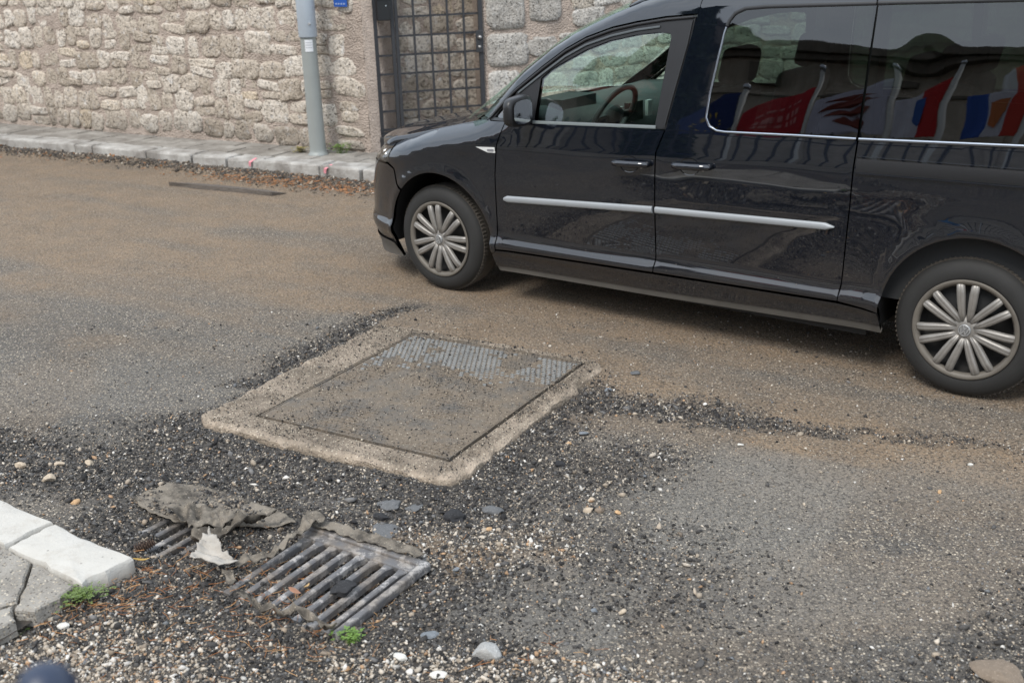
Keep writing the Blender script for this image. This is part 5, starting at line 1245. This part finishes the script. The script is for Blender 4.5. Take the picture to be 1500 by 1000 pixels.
# handles
def handle(x0, x1, z, par):
    for sd_ in (0, 1):
        f = lambda pt: (pt[0], pt[1] if sd_ == 0 else 2 * YC - pt[1], pt[2])
        pts_ = []; zz_ = lambda x: z + .03 * (x - x0)
        for x, o_ in ((x0, .008), (x0 + .012, .030), (x0 + .05, .038), ((x0 + x1) / 2, .042), (x1 - .05, .038), (x1 - .012, .03), (x1, .008)):
            q = bpos(np.array([x]), np.array([zz_(x)]), np.array([o_]))[0]; pts_.append(f(q))
        h_ = MB().tube(pts_, [.012, .016, .017, .0165, .017, .016, .013], 12).build('door_handle', M_PAINT, par[sd_], True)
        cupc = bpos(np.array([(x0 + x1) / 2 - .02]), np.array([zz_((x0 + x1) / 2) - .008]), np.array([.0015]))[0]; m_ = MB(); V = [f(cupc + np.array([0, .010, 0]))]; F = []
        for r_, dp in ((.4, .012), (.75, .008), (1.0, .001)):
            for k in range(20): a = 2 * pi * k / 20; V.append(f(cupc + np.array([.056 * r_ * cos(a), dp * 1.6 - .003, .042 * r_ * sin(a)])))
        F = [(0, 1 + k, 1 + (k + 1) % 20) for k in range(20)] + [(1 + r_ * 20 + k, 1 + (r_ + 1) * 20 + k, 1 + (r_ + 1) * 20 + (k + 1) % 20, 1 + r_ * 20 + (k + 1) % 20) for r_ in range(2) for k in range(20)]
        mesh('handle_cup', V, F, M_PAINT, par[sd_], True)
        lk_ = bpos(np.array([x1 - .03]), np.array([zz_(x1) - .012]), np.array([.034]))[0]
        MB().lathe([(0, -.006), (.008, -.006), (.009, 0)], 12, 'Y', f(lk_)).build('lock_barrel', M_CHROME, par[sd_], True)
handle(1.245, 1.450, .895, FD); handle(1.585, 1.790, .913, SDR)
# turn signal on the wing
TS = panel('side_repeater', [(.345, .897), (.475, .903), (.475, .873), (.425, .872)], simple('repeater_white', (.62, .62, .60), .25), out=.004, depth=.008)
panel('repeater_base', [(.425, .890), (.468, .892), (.468, .880), (.425, .879)], simple('grey_letter_print', (.2, .2, .21), .4), TS, out=.006, depth=.003)
# mirror
for sd_ in (0, 1):
    f = lambda v: (v[0], v[1] if sd_ == 0 else 2 * YC - v[1], v[2])
    import bmesh
    bm = bmesh.new(); bmesh.ops.create_cube(bm, size=1.0); bmesh.ops.subdivide_edges(bm, edges=bm.edges[:], cuts=5, use_grid_fill=True)
    for v in bm.verts:
        c = v.co * 2; k = (abs(c.x) ** 4 + abs(c.y) ** 4 + abs(c.z) ** 4) ** .25; v.co = c / k if k > 0 else c
        sx = .048 * (1 - .25 * max(0, -v.co.y)); v.co.x *= sx * (1.0 if v.co.x < 0 else .7); v.co.z *= .078 * (1 + .08 * v.co.y); v.co.y *= .100
        v.co += Vector((.705, -.130, 1.122))
    me = bpy.data.meshes.new('mirror'); bm.to_mesh(me); bm.free()
    for v in me.vertices: v.co = f(v.co)
    if sd_: me.flip_normals()
    me.shade_smooth(); mo = link('mirror', me, M_TRIMK, FD[sd_])
    m_ = MB(); V = [(.7405, -.130 + .076 * cx_, 1.122 + .059 * cz_) for cx_, cz_ in [(cos(a) if abs(cos(a)) < 1 else cos(a), sin(a)) for a in np.linspace(0, 2 * pi, 25)[:-1]]]
    V = [(v[0], -.130 + .078 * np.sign(v[1] + .130) * abs((v[1] + .130) / .076) ** .6, 1.122 + .061 * np.sign(v[2] - 1.122) * abs((v[2] - 1.122) / .059) ** .6) for v in V]
    mesh('mirror_glass', [f(v) for v in V], [tuple(range(24))], simple('mirror_silver', (.75, .76, .78), .03, 1.0, var=.0) if 'mirror_silver' not in bpy.data.materials else bpy.data.materials['mirror_silver'], mo)
    MB().bar(f((.695, -.06, 1.062)), f((.66, .01, 1.056)), .05, .035, 8).build('mirror_arm', M_TRIMK, mo, True)
# bonnet, windscreen, roof, rear
def sheet(name, fn, nu, nv, mat, parent=car, thick=0.0, lo_=(0, 1)):
    U_, V_ = np.meshgrid(np.linspace(lo_[0], 1, nu), np.linspace(-lo_[1], lo_[1], nv)); P_ = fn(U_, V_); Vv = np.stack(P_, -1).reshape(-1, 3)
    i = (np.arange(nv - 1)[:, None] * nu + np.arange(nu - 1)[None]).ravel(); o = npmesh(name, Vv, np.stack([i, i + 1, i + nu + 1, i + nu], 1), mat, parent, True)
    if thick: m = o.modifiers.new('thick', 'SOLIDIFY'); m.thickness = thick; m.offset = 0
    return o
def bonnet_fn(t_, v):
    drop = .05 * np.clip(np.abs(v) - 1, 0, 1) / .03 + .05 * np.clip(-t_, 0, 1) / .02; v = np.clip(v, -1, 1); t_ = np.clip(t_, 0, 1); c = np.abs(v); ys = YC + v * .815; yn = np.clip(np.abs(ys - YC) / YC, 0, 1)
    xf = -.745 * (1 - yn ** NN) ** (1 / NN); xf = np.minimum(xf, -.02); xb = .375 - .34 * (1 - c ** 2)
    x = xf + (xb - xf) * t_; z = ftop(x) + .052 * (1 - c ** 2.4) - .018 * np.clip((.12 - t_) / .12, 0, 1) ** 2 + .012 * np.exp(-((c - .72) / .10) ** 2) * sstep(0, .3, t_)
    return x, ys, z - .001 - drop
sheet('bonnet', bonnet_fn, 52, 70, M_PAINT, thick=.006, lo_=(-.02, 1.03))
px_, pz_ = np.array([p[0] for p in pil]), np.array([p[1] for p in pil])
def ypil(x, z):
    zz_ = z; return np.interp(zwarp(x, zz_), ZX, ZY) + .055
def screen_fn(t_, v):
    x = .235 + (1.20 - .235) * t_; z = np.interp(x, px_, pz_); y0 = ypil(x, z); c = np.abs(v); k = 1 - c ** 2
    return x - (.30 * (1 - t_) + .14 * t_) * k, YC + v * (YC - y0), z + (.0 + .055 * t_) * k
sheet('windscreen', screen_fn, 24, 30, M_SCREEN, thick=.005)
rx = np.array([1.20, 1.27, 1.45, 1.62, 2.0, 3.0, 3.7, 3.92]); rz_ = np.array([1.63, 1.655, 1.705, 1.733, 1.742, 1.765, 1.765, 1.74])
def roof_fn(t_, v):
    x = 1.20 + 2.72 * t_; z = np.interp(x, rx, rz_); zs = np.minimum(z, 1.74); y0 = np.where(x < 1.62, ypil(x, zs), np.interp(zwarp(x, zs - .02), ZX, ZY) - .00); c = np.abs(v); k = 1 - c ** 2.6
    return x - .14 * np.clip(1 - t_ * 4, 0, 1) * (1 - c ** 2), YC + v * (YC - y0), z + .085 * k
sheet('roof', roof_fn, 50, 40, M_PAINT, thick=.006)
sheet('headlining', lambda t_, v: (lambda a: (a[0], YC + (a[1] - YC) * .97, a[2] - .045))(roof_fn(t_ * .98 + .01, v)), 30, 24, M_LIGHTIN)
for sd_ in (0, 1):      # cant rail strip between sliding door top and roof
    xs = np.linspace(1.636, 3.93, 60); top = np.stack([xs, np.interp(zwarp(xs, np.interp(xs, rx, np.minimum(rz_, 1.74)) - .02), ZX, ZY), np.interp(xs, rx, rz_)], 1); bt = bpos(xs, np.interp(xs, [1.636, 2.47, 3.3, 3.93], [1.676, 1.699, 1.724, 1.733]))
    md = (top + bt) / 2 + np.array([0, -.004, .004]); V = np.concatenate([bt, md, top]); 
    if sd_: V = V * np.array([1, -1, 1]) + np.array([0, 2 * YC, 0])
    mesh('cant_rail', V, [(r * 60 + i, r * 60 + i + 1, (r + 1) * 60 + i + 1, (r + 1) * 60 + i) for r in range(2) for i in range(59)], M_PAINT, car, True)
tg_ = MB(); Z_t = np.linspace(.32, 1.73, 12)
V = []
for z in Z_t:
    x0, y0 = body(np.array([3.93]), np.array([z])); 
    for k in np.linspace(-1, 1, 13): V.append((3.93 + .06 * (1 - abs(k) ** 3), YC + k * (YC - y0[0]), z))
mesh('tailgate', V, [(r * 13 + i, r * 13 + i + 1, (r + 1) * 13 + i + 1, (r + 1) * 13 + i) for r in range(11) for i in range(12)], M_PAINT, car, True)
# underbody, liners, interior
MB().box((1.75, YC, .29), (3.9, 1.10, .22)).box((1.55, YC, .28), (2.0, 1.62, .19)).build('underbody', M_RIMD, car)
MB().box((1.7, YC, .42), (3.2, 1.05, .03)).box((.15, YC, .70), (.06, 1.5, .5)).box((1.55, YC, .43), (2.1, 1.60, .02)).build('floor_pan', M_DARKIN, car)
for ax in (.02, 3.02):
    for sd_ in (0, 1):
        m_ = MB(); V = []; F = []
        for k in range(21):
            a = radians(-12 + 204 * k / 20)
            for yy in (.004, .36): V.append((ax + .41 * cos(a), yy if sd_ == 0 else 2 * YC - yy, .335 + .41 * sin(a)))
        F = [(2 * k, 2 * k + 1, 2 * k + 3, 2 * k + 2) for k in range(20)]; V.append((ax, .36 if sd_ == 0 else 2 * YC - .36, .335)); F += [(2 * k + 1, 2 * k + 3, len(V) - 1) for k in range(20)]
        mesh('arch_liner', V, F, M_RIMD, car, True)
dash = MB(); V = []
prof = [(.30, .78), (.30, 1.03), (.42, 1.075), (.62, 1.085), (.72, 1.06), (.78, .98), (.80, .85), (.74, .62)]
for yy in (.10, .30, .88, 1.46, 1.66):
    for x, z in prof: V.append((x + (.0 if .2 < yy < 1.5 else -.03), yy, z + (.015 if yy == .30 else 0)))
n = len(prof); F = [(r * n + i, r * n + i + 1, (r + 1) * n + i + 1, (r + 1) * n + i) for r in range(4) for i in range(n - 1)] + [tuple(range(n))[::-1], tuple(range(4 * n, 5 * n))]
mesh('dashboard', V, F, simple('dash_grey', (.05, .055, .056), .75), car, True)
sw = empty('steering_wheel', (.93, .43, 1.035), parent=car); sw.rotation_euler = (0, radians(-62), 0)
MB().tube([(.185 * cos(a), .185 * sin(a), 0) for a in np.linspace(0, 2 * pi, 37)[:-1]], .016, 10, True).build('wheel_rim', simple('dark_leather', (.03, .033, .035), .45), sw, True)
MB().lathe([(0, .03), (.05, .028), (.07, .01), (.06, -.03), (0, -.05)], 20, 'Z').box((.0, .10, .0), (.04, .16, .015)).box((0, -.10, 0), (.04, .16, .015)).box((-.10, 0, 0), (.16, .05, .015)).build('wheel_boss', M_DARKIN, sw, True)
MB().box((.62, .43, 1.10), (.18, .34, .06)).build('instrument_hood', M_DARKIN, car)
MB().box((.80, .86, 1.00), (.03, .16, .11)).build('centre_screen', simple('screen_black', (.01, .012, .014), .15), car)
MB().box((.805, .70, 1.00), (.02, .05, .09)).box((.805, 1.02, 1.00), (.02, .05, .09)).build('air_vent', simple('vent_silver', (.35, .37, .37), .4, .3), car)
M_SEAT = simple('seat_fabric', (.022, .023, .025), .9)
def seat(x, y, w=.5, hr=True):
    s_ = empty('seat', (x, y, 0), parent=car)
    bevel(MB().box((0, 0, .60), (.50, w, .16)).build('seat_cushion', M_SEAT, s_), .05, 3)
    R = Matrix.Rotation(radians(-76 + 90 - 2), 3, 'Y'); bevel(MB().box((.30, 0, .93), (.13, w, .62), mat=R).build('seat_back', M_SEAT, s_), .05, 3)
    if hr: bevel(MB().box((.40, 0, 1.34), (.10, .28, .18), mat=R).build('head_restraint', M_SEAT, s_), .035, 3)
for (x, y) in ((1.28, .43), (1.28, 1.33), (2.2, .40), (2.2, .88), (2.2, 1.36), (3.1, .45), (3.1, 1.30)): seat(x, y, .46 if x > 2 else .52)
for sd_ in (0, 1):
    f = lambda y: y if sd_ == 0 else 2 * YC - y
    MB().box((1.0, f(.07), .72), (.98, .03, .62)).build('door_card', simple('door_card_grey', (.06, .062, .062), .8) if 'door_card_grey' not in bpy.data.materials else bpy.data.materials['door_card_grey'], car)
    MB().box((2.75, f(.06), .72), (2.3, .03, .66)).build('side_lining', M_DARKIN, car)
    MB().bar((1.58, f(.10), 1.02), (1.62, f(.17), 1.70), .09, .05).build('inner_pillar', M_LIGHTIN, car); MB().bar((2.48, f(.09), 1.02), (2.48, f(.16), 1.70), .09, .05).build('inner_pillar', M_TRIMK, car)
MB().box((3.86, YC, 1.0), (.04, 1.5, 1.3)).build('rear_lining', M_DARKIN, car)
bevel(MB().box((.86, YC, 1.60), (.03, .24, .07)).build('rear_view_mirror', M_DARKIN, car), .01)
# wheels
def wheel(x, y, sd_, rot, steer=0.0):
    w = empty('wheel', (x, y, .316), parent=car); w.rotation_euler = (0, rot, steer + (pi if sd_ else 0))
    # local: y=0 outer sidewall plane, +y inwards
    prof = [(.214, .012), (.220, .002), (.235, -.004), (.262, -.003), (.285, .004), (.300, .016), (.309, .030), (.3145, .048), (.316, .075), (.316, .135), (.3135, .165), (.300, .192), (.265, .207), (.215, .195)]
    ty = MB().lathe(prof, 96, 'Y').build('tyre', M_TYRE, w, True)
    ty.data.materials.append(M_TREAD); 
    for p_ in ty.data.polygons:
        c = p_.center; 
        if math.hypot(c.x, c.z) > .306: p_.material_index = 1
    m_ = MB()
    for k in range(90):      # tread blocks, shoulder
        a = 2 * pi * k / 90; c, s_ = cos(a), sin(a)
        m_.bar((.3085 * c, .033, .3085 * s_), (.3125 * c, .058, .3125 * s_), .013, .010)
    m_.build('tread_block', M_TREAD, ty)['kind'] = 'stuff'
    MB().lathe([(.0, .075), (.12, .07), (.19, .085), (.208, .05), (.210, .02), (.216, .010)], 48, 'Y').build('rim_well', M_RIMD, w, True)
    MB().lathe([(.216, .006), (.226, -.006), (.222, -.010), (.207, -.004), (.197, .010), (.206, .02)], 72, 'Y').build('rim_edge', M_RIME, w, True)
    cov = MB().lathe([(.0, -.004), (.030, -.005), (.050, .001), (.062, .012), (.06, .03)], 36, 'Y').build('wheel_cover', M_WHEEL, w, True)
    for k in range(7):
        for s2 in (-1, 1):
            V = []; a0 = 2 * pi * k / 7
            for r_, off, ww, dep in ((.035, .012, .022, .0), (.075, .0185, .029, -.004), (.12, .0235, .0335, -.009), (.165, .0275, .035, -.010), (.198, .0315, .034, -.006), (.207, .033, .032, .004)):
                cx_, cy_ = r_, s2 * off
                for (oo, dd_) in ((-.5, .018), (-.5, .004), (-.32, -.001), (-.06, -.0035), (.0, -.0012), (.06, -.0035), (.32, -.001), (.5, .004), (.5, .018)):
                    lx, lz = cx_, cy_ + oo * ww; V.append((lx * cos(a0) - lz * sin(a0), dep + dd_, lx * sin(a0) + lz * cos(a0)))
            F = [(i * 9 + j, i * 9 + j + 1, (i + 1) * 9 + j + 1, (i + 1) * 9 + j) for i in range(5) for j in range(8)]
            F += [tuple(range(9))[::-1], tuple(range(45, 54))]
            mesh('spoke', V, F, M_WHEEL, cov, True)
    MB().lathe([(.0, -.010), (.022, -.0095), (.0275, -.006), (.029, .0)], 32, 'Y').build('hub_cap', simple('cap_grey', (.20, .20, .20), .4, .3) if 'cap_grey' not in bpy.data.materials else bpy.data.materials['cap_grey'], cov, True)
    e = MB(); Mx = lambda a, b: e.bar((a[0], -.0115, a[1]), (b[0], -.0115, b[1]), .0038, .003)
    for sx in (-1, 1):
        Mx((sx * .008, .021), (sx * .0005, .004)); Mx((sx * .017, .014), (sx * .0085, -.018)); Mx((sx * .0085, -.018), (sx * .0005, -.001))
    e.tube([(.0235 * cos(a), -.0105, .0235 * sin(a)) for a in np.linspace(0, 2 * pi, 33)[:-1]], .0018, 6, True)
    e.build('badge', simple('badge_silver', (.5, .5, .49), .35, .6) if 'badge_silver' not in bpy.data.materials else bpy.data.materials['badge_silver'], cov)
    return w
wheel(0, .0, 0, radians(3)); wheel(3.006, .0, 0, radians(11)); wheel(0, 2 * YC, 1, 0.4); wheel(3.006, 2 * YC, 1, 0.9)

# ================================================================== across the street behind the photographer: what the van's flank mirrors
CA = Vector((cos(CTH), sin(CTH), 0)); CN = Vector((-sin(CTH), cos(CTH), 0))
def CW(x, out, z=0.0): p = Vector((CAR[0], CAR[1], 0)) + CA * x - CN * out; return Vector((p.x, p.y, z))
cang = math.atan2(CA.y, CA.x)
M_FAC = concrete_mat('facade_limestone', (.46, .41, .34), (.60, .54, .46), (.2, .17, .13), .4, 30, .01, False)
M_FACD = concrete_mat('facade_cornice', (.16, .14, .12), (.24, .21, .18), (.1, .09, .07), .5, 30, .01, False)
hall = empty('limestone_hall', CW(0, 18), cang); tag(hall, 'long limestone hall with a dark cornice behind the flags, mirrored in the van windows', 'building')
MB().box((1.5, -.6, 3.7), (20.0, 1.0, 7.4)).build('facade', M_FAC, hall)
MB().box((1.5, -.25, 7.55), (20.6, 1.7, .3)).box((1.5, -.35, 7.25), (20.2, 1.4, .25)).box((1.5, -.05, 6.15), (20.1, .12, .12)).build('cornice', M_FACD, hall)
for k in range(5): MB().box((-7.2 + k * 3.3, -.02, 6.75), (.5, .15, .22)).build('wall_ornament', M_FACD, hall)
for k in range(4): MB().box((-5.8 + k * 4.0, -.04, 3.4), (.30, .10, 6.8)).build('pilaster', M_FAC, hall)
house = empty('red_roofed_house', CW(-17.5, 19), cang); tag(house, 'low house with a red tiled roof left of the hall, mirrored in the van paint', 'house')
MB().box((0, 0, 2.7), (14, 6, 5.4)).build('wall', M_FAC, house)
MB().add([(-7.5, 3.4, 5.4), (7.5, 3.4, 5.4), (7.5, 0, 6.6), (-7.5, 0, 6.6), (-7.5, -3.4, 5.4), (7.5, -3.4, 5.4)], [(0, 1, 2, 3), (3, 2, 5, 4), (0, 3, 4), (1, 5, 2)]).build('roof', simple('red_tiles', (.36, .11, .07), .8), house)
gab = empty('gabled_house', CW(-10.7, 20), cang); tag(gab, 'narrow gabled house end left of the hall, mirrored in the front window', 'house')
MB().add([(-1.6, y, z) if i % 4 in (0, 3) else (1.5, y, z) for i, (y, z) in enumerate([(1.2, 0), (1.2, 0), (1.2, 8.9), (1.2, 6.9), (-3, 0), (-3, 0), (-3, 8.9), (-3, 6.9)])], [(0, 1, 2, 3), (5, 4, 7, 6), (1, 5, 6, 2), (4, 0, 3, 7)]).build('wall', M_FACD, gab)
MB().add([(-1.9, 1.5, 6.75), (1.7, 1.5, 9.07), (1.7, -3.3, 9.07), (-1.9, -3.3, 6.75), (-1.9, 1.5, 6.6), (1.7, 1.5, 8.92), (1.7, -3.3, 8.92), (-1.9, -3.3, 6.6)], [(0, 1, 2, 3), (7, 6, 5, 4), (0, 4, 5, 1), (2, 6, 7, 3)]).build('roof', M_FACD, gab)
tree = empty('cypress_tree', CW(-7.15, 14.5)); tag(tree, 'tall dark cypress beside the hall, mirrored in the van pillar', 'tree')
MB().tube([(0, 0, 0), (0, 0, 6)], [.16, .05], 10).build('trunk', simple('cypress_bark', (.12, .09, .07), .9), tree)
rs3 = np.random.default_rng(4); n = 6000; zc = rs3.uniform(.6, 9.2, n); rr = .75 * np.clip(1 - (zc / 9.6) ** 2.2, .03, 1) * np.clip(zc / 1.4, .3, 1) * rs3.uniform(.55, 1.05, n); aa = rs3.uniform(0, 6.28, n)
c = np.stack([rr * np.cos(aa), rr * np.sin(aa), zc], 1); d1 = rs3.normal(size=(n, 3)) * .09 + np.array([0, 0, .12]); d2 = rs3.normal(size=(n, 3)) * .06
npmesh('crown', np.stack([c - d2, c + d2, c + d1], 1).reshape(-1, 3), np.arange(3 * n).reshape(-1, 3), simple('cypress_green', (.03, .05, .022), .8), tree)
# flags: (x along the van, distance, pole top height, colours)
def flag(x, zt, kind, label, W_=1.2, out=10.0):
    r_ = empty('flagpole', CW(x, out), cang); tag(r_, label, 'flag', 'flags in front of the hall')
    MB().lathe([(.045, 0), (.04, zt), (.0, zt)], 14, 'Z').build('pole', simple('pole_white', (.5, .5, .48), .4) if 'pole_white' not in bpy.data.materials else bpy.data.materials['pole_white'], r_, True)
    MB().lathe([(0, -.05), (.05, -.03), (.06, 0), (.05, .03), (0, .05)], 12, 'Z', (0, 0, zt + .04)).build('finial', M_CHROME, r_, True)
    H_ = 1.15; nu, nv = 40, 24; us_, vs_ = np.meshgrid(np.linspace(0, 1, nu), np.linspace(0, 1, nv))
    xx = -.05 - W_ * us_ * .88; zz_ = zt - .14 - H_ * vs_ - .62 * us_ ** 1.15 + .42 * us_ * vs_; yy = .06 * np.sin(us_ * 7 + vs_ * 2) * us_ ** .6 + .025 * np.sin(us_ * 15 - vs_ * 3) * us_
    V = np.stack([xx, yy, zz_], -1).reshape(-1, 3); i = (np.arange(nv - 1)[:, None] * nu + np.arange(nu - 1)[None]).ravel(); T_ = np.stack([i, i + 1, i + nu + 1, i + nu], 1)
    t = NT('flag_' + kind); m_ = simple('flag_' + kind + '_base', (.5, .5, .5), .8)
    cols = {'navy': [(.012, .03, .13)], 'red': [(.42, .02, .03)], 'emblem': [(.48, .48, .58)], 'two': [(.45, .02, .02), (.55, .55, .62)], 'three': [(.50, .05, .03), (.55, .55, .62), (.03, .09, .35)]}[kind]
    mats = [simple('flag_%s_%d' % (kind, k), c_, .8, var=.06) for k, c_ in enumerate(cols)]
    o = npmesh('cloth', V, T_, mats[0], r_, True)
    for m2 in mats[1:]: o.data.materials.append(m2)
    uc = ((i % nu) + .5) / (nu - 1)
    o.data.polygons.foreach_set('material_index', np.clip((uc * len(cols)).astype(np.int32), 0, len(cols) - 1).astype(np.int32))
    md = o.modifiers.new('thick', 'SOLIDIFY'); md.thickness = .003
    def on(u, v, off=.008):
        k_ = int(round(v * (nv - 1))) * nu + int(round(u * (nu - 1))); p = V[k_]; return Vector((p[0], p[1] + off, p[2]))
    def patch(name, pts2, col_, par=o):
        vs2 = [on(u, v, .012) for u, v in pts2]; mesh(name, vs2 , [tuple(range(len(vs2)))], col_, par)
    if kind == 'navy':
        g_ = simple('gold_star', (.7, .5, .05), .6)
        for k in range(12):
            a = 2 * pi * k / 12; cu, cv = .5 + .2 * cos(a), .5 + .28 * sin(a)
            patch('star', [(cu + (.035 if j % 2 == 0 else .015) * cos(j * pi / 5), cv + (.05 if j % 2 == 0 else .02) * sin(j * pi / 5)) for j in range(10)], g_)
    if kind == 'red':
        g_ = simple('faded_print', (.55, .20, .20), .7)
        for r2 in range(3):
            for k in range(6): patch('letter_row', [(.2 + k * .1, .3 + r2 * .14), (.27 + k * .1, .3 + r2 * .14), (.27 + k * .1, .36 + r2 * .14), (.2 + k * .1, .36 + r2 * .14)], g_)
    if kind == 'emblem':
        g_ = simple('emblem_maroon', (.16, .03, .02), .7)
        for q in range(4):
            cv = .22 + q * .15; hw = (.34, .40, .30, .16)[q]
            patch('emblem', [(.5 - hw, cv), (.5 - hw * .5, cv - .06), (.5, cv - .02), (.5 + hw * .5, cv - .06), (.5 + hw, cv), (.5 + hw * .6, cv + .06), (.5, cv + .11), (.5 - hw * .6, cv + .06)], g_)
    if kind == 'two':
        patch('crest', [(.38, .2), (.62, .2), (.64, .45), (.5, .58), (.36, .45)], simple('crest_blue', (.03, .10, .35), .7))
    if kind == 'three':
        patch('crest', [(.36, .3), (.62, .3), (.64, .5), (.5, .62), (.36, .5)], simple('crest_orange', (.5, .16, .05), .7))
flag(-3.3, 4.15, 'navy', 'navy flag with a ring of small gold stars, farthest left in the window reflection', .95)
flag(-2.26, 4.42, 'red', 'red flag with faint pale lettering, second from left in the reflection', 1.0)
flag(-1.1, 4.57, 'emblem', 'white flag with a dark maroon emblem, in the middle of the reflection', 1.15)
flag(-.34, 4.62, 'two', 'red and white flag with a small blue crest, fourth in the reflection', .72)
flag(.62, 4.75, 'three', 'red, white and blue flag with small orange crest, farthest right in the reflection', .75)
# wrought iron fence on a low wall
fence = empty('iron_fence', CW(0, 7.4), cang); tag(fence, 'black wrought iron fence with pointed finials on a low wall across from the van', 'fence')
MB().box((.5, 0, .45), (22, .3, .9)).build('plinth', M_FAC, fence)
me_b = None
for k in range(90):
    x = -9.5 + k * .22
    if me_b is None:
        m_ = MB().bar((0, 0, .9), (0, 0, 2.55), .030); m_.add([(-.045, 0, 2.55), (0, -.045, 2.55), (.045, 0, 2.55), (0, .045, 2.55), (0, 0, 2.68), (0, 0, 2.50)], [(0, 1, 4), (1, 2, 4), (2, 3, 4), (3, 0, 4), (1, 0, 5), (2, 1, 5), (3, 2, 5), (0, 3, 5)])
        o = m_.build('picket', M_IRON, fence); me_b = o.data
    else: o = link('picket', me_b, None, fence)
    o.location.x = x
for z in (1.05, 2.38): MB().bar((-9.8, .02, z), (10.5, .02, z), .04).build('rail', M_IRON, fence)
hyd = empty('hydrant', CW(.55, 6.7), cang); tag(hyd, 'blue street hydrant in front of the iron fence, mirrored in the rear quarter', 'hydrant')
M_HB = simple('hydrant_blue', (.02, .16, .36), .4)
MB().lathe([(.16, 0), (.16, .04), (.12, .05), (.12, 1.25), (.18, 1.28), (.18, 1.34), (.14, 1.46), (.05, 1.54), (.05, 1.60), (0, 1.62)], 24, 'Z').build('barrel', M_HB, hyd, True)
for s_ in (-1, 1): MB().bar((0, 0, 1.05), (s_ * .26, 0, 1.05), .12, n=12).build('outlet', M_HB, hyd, True)
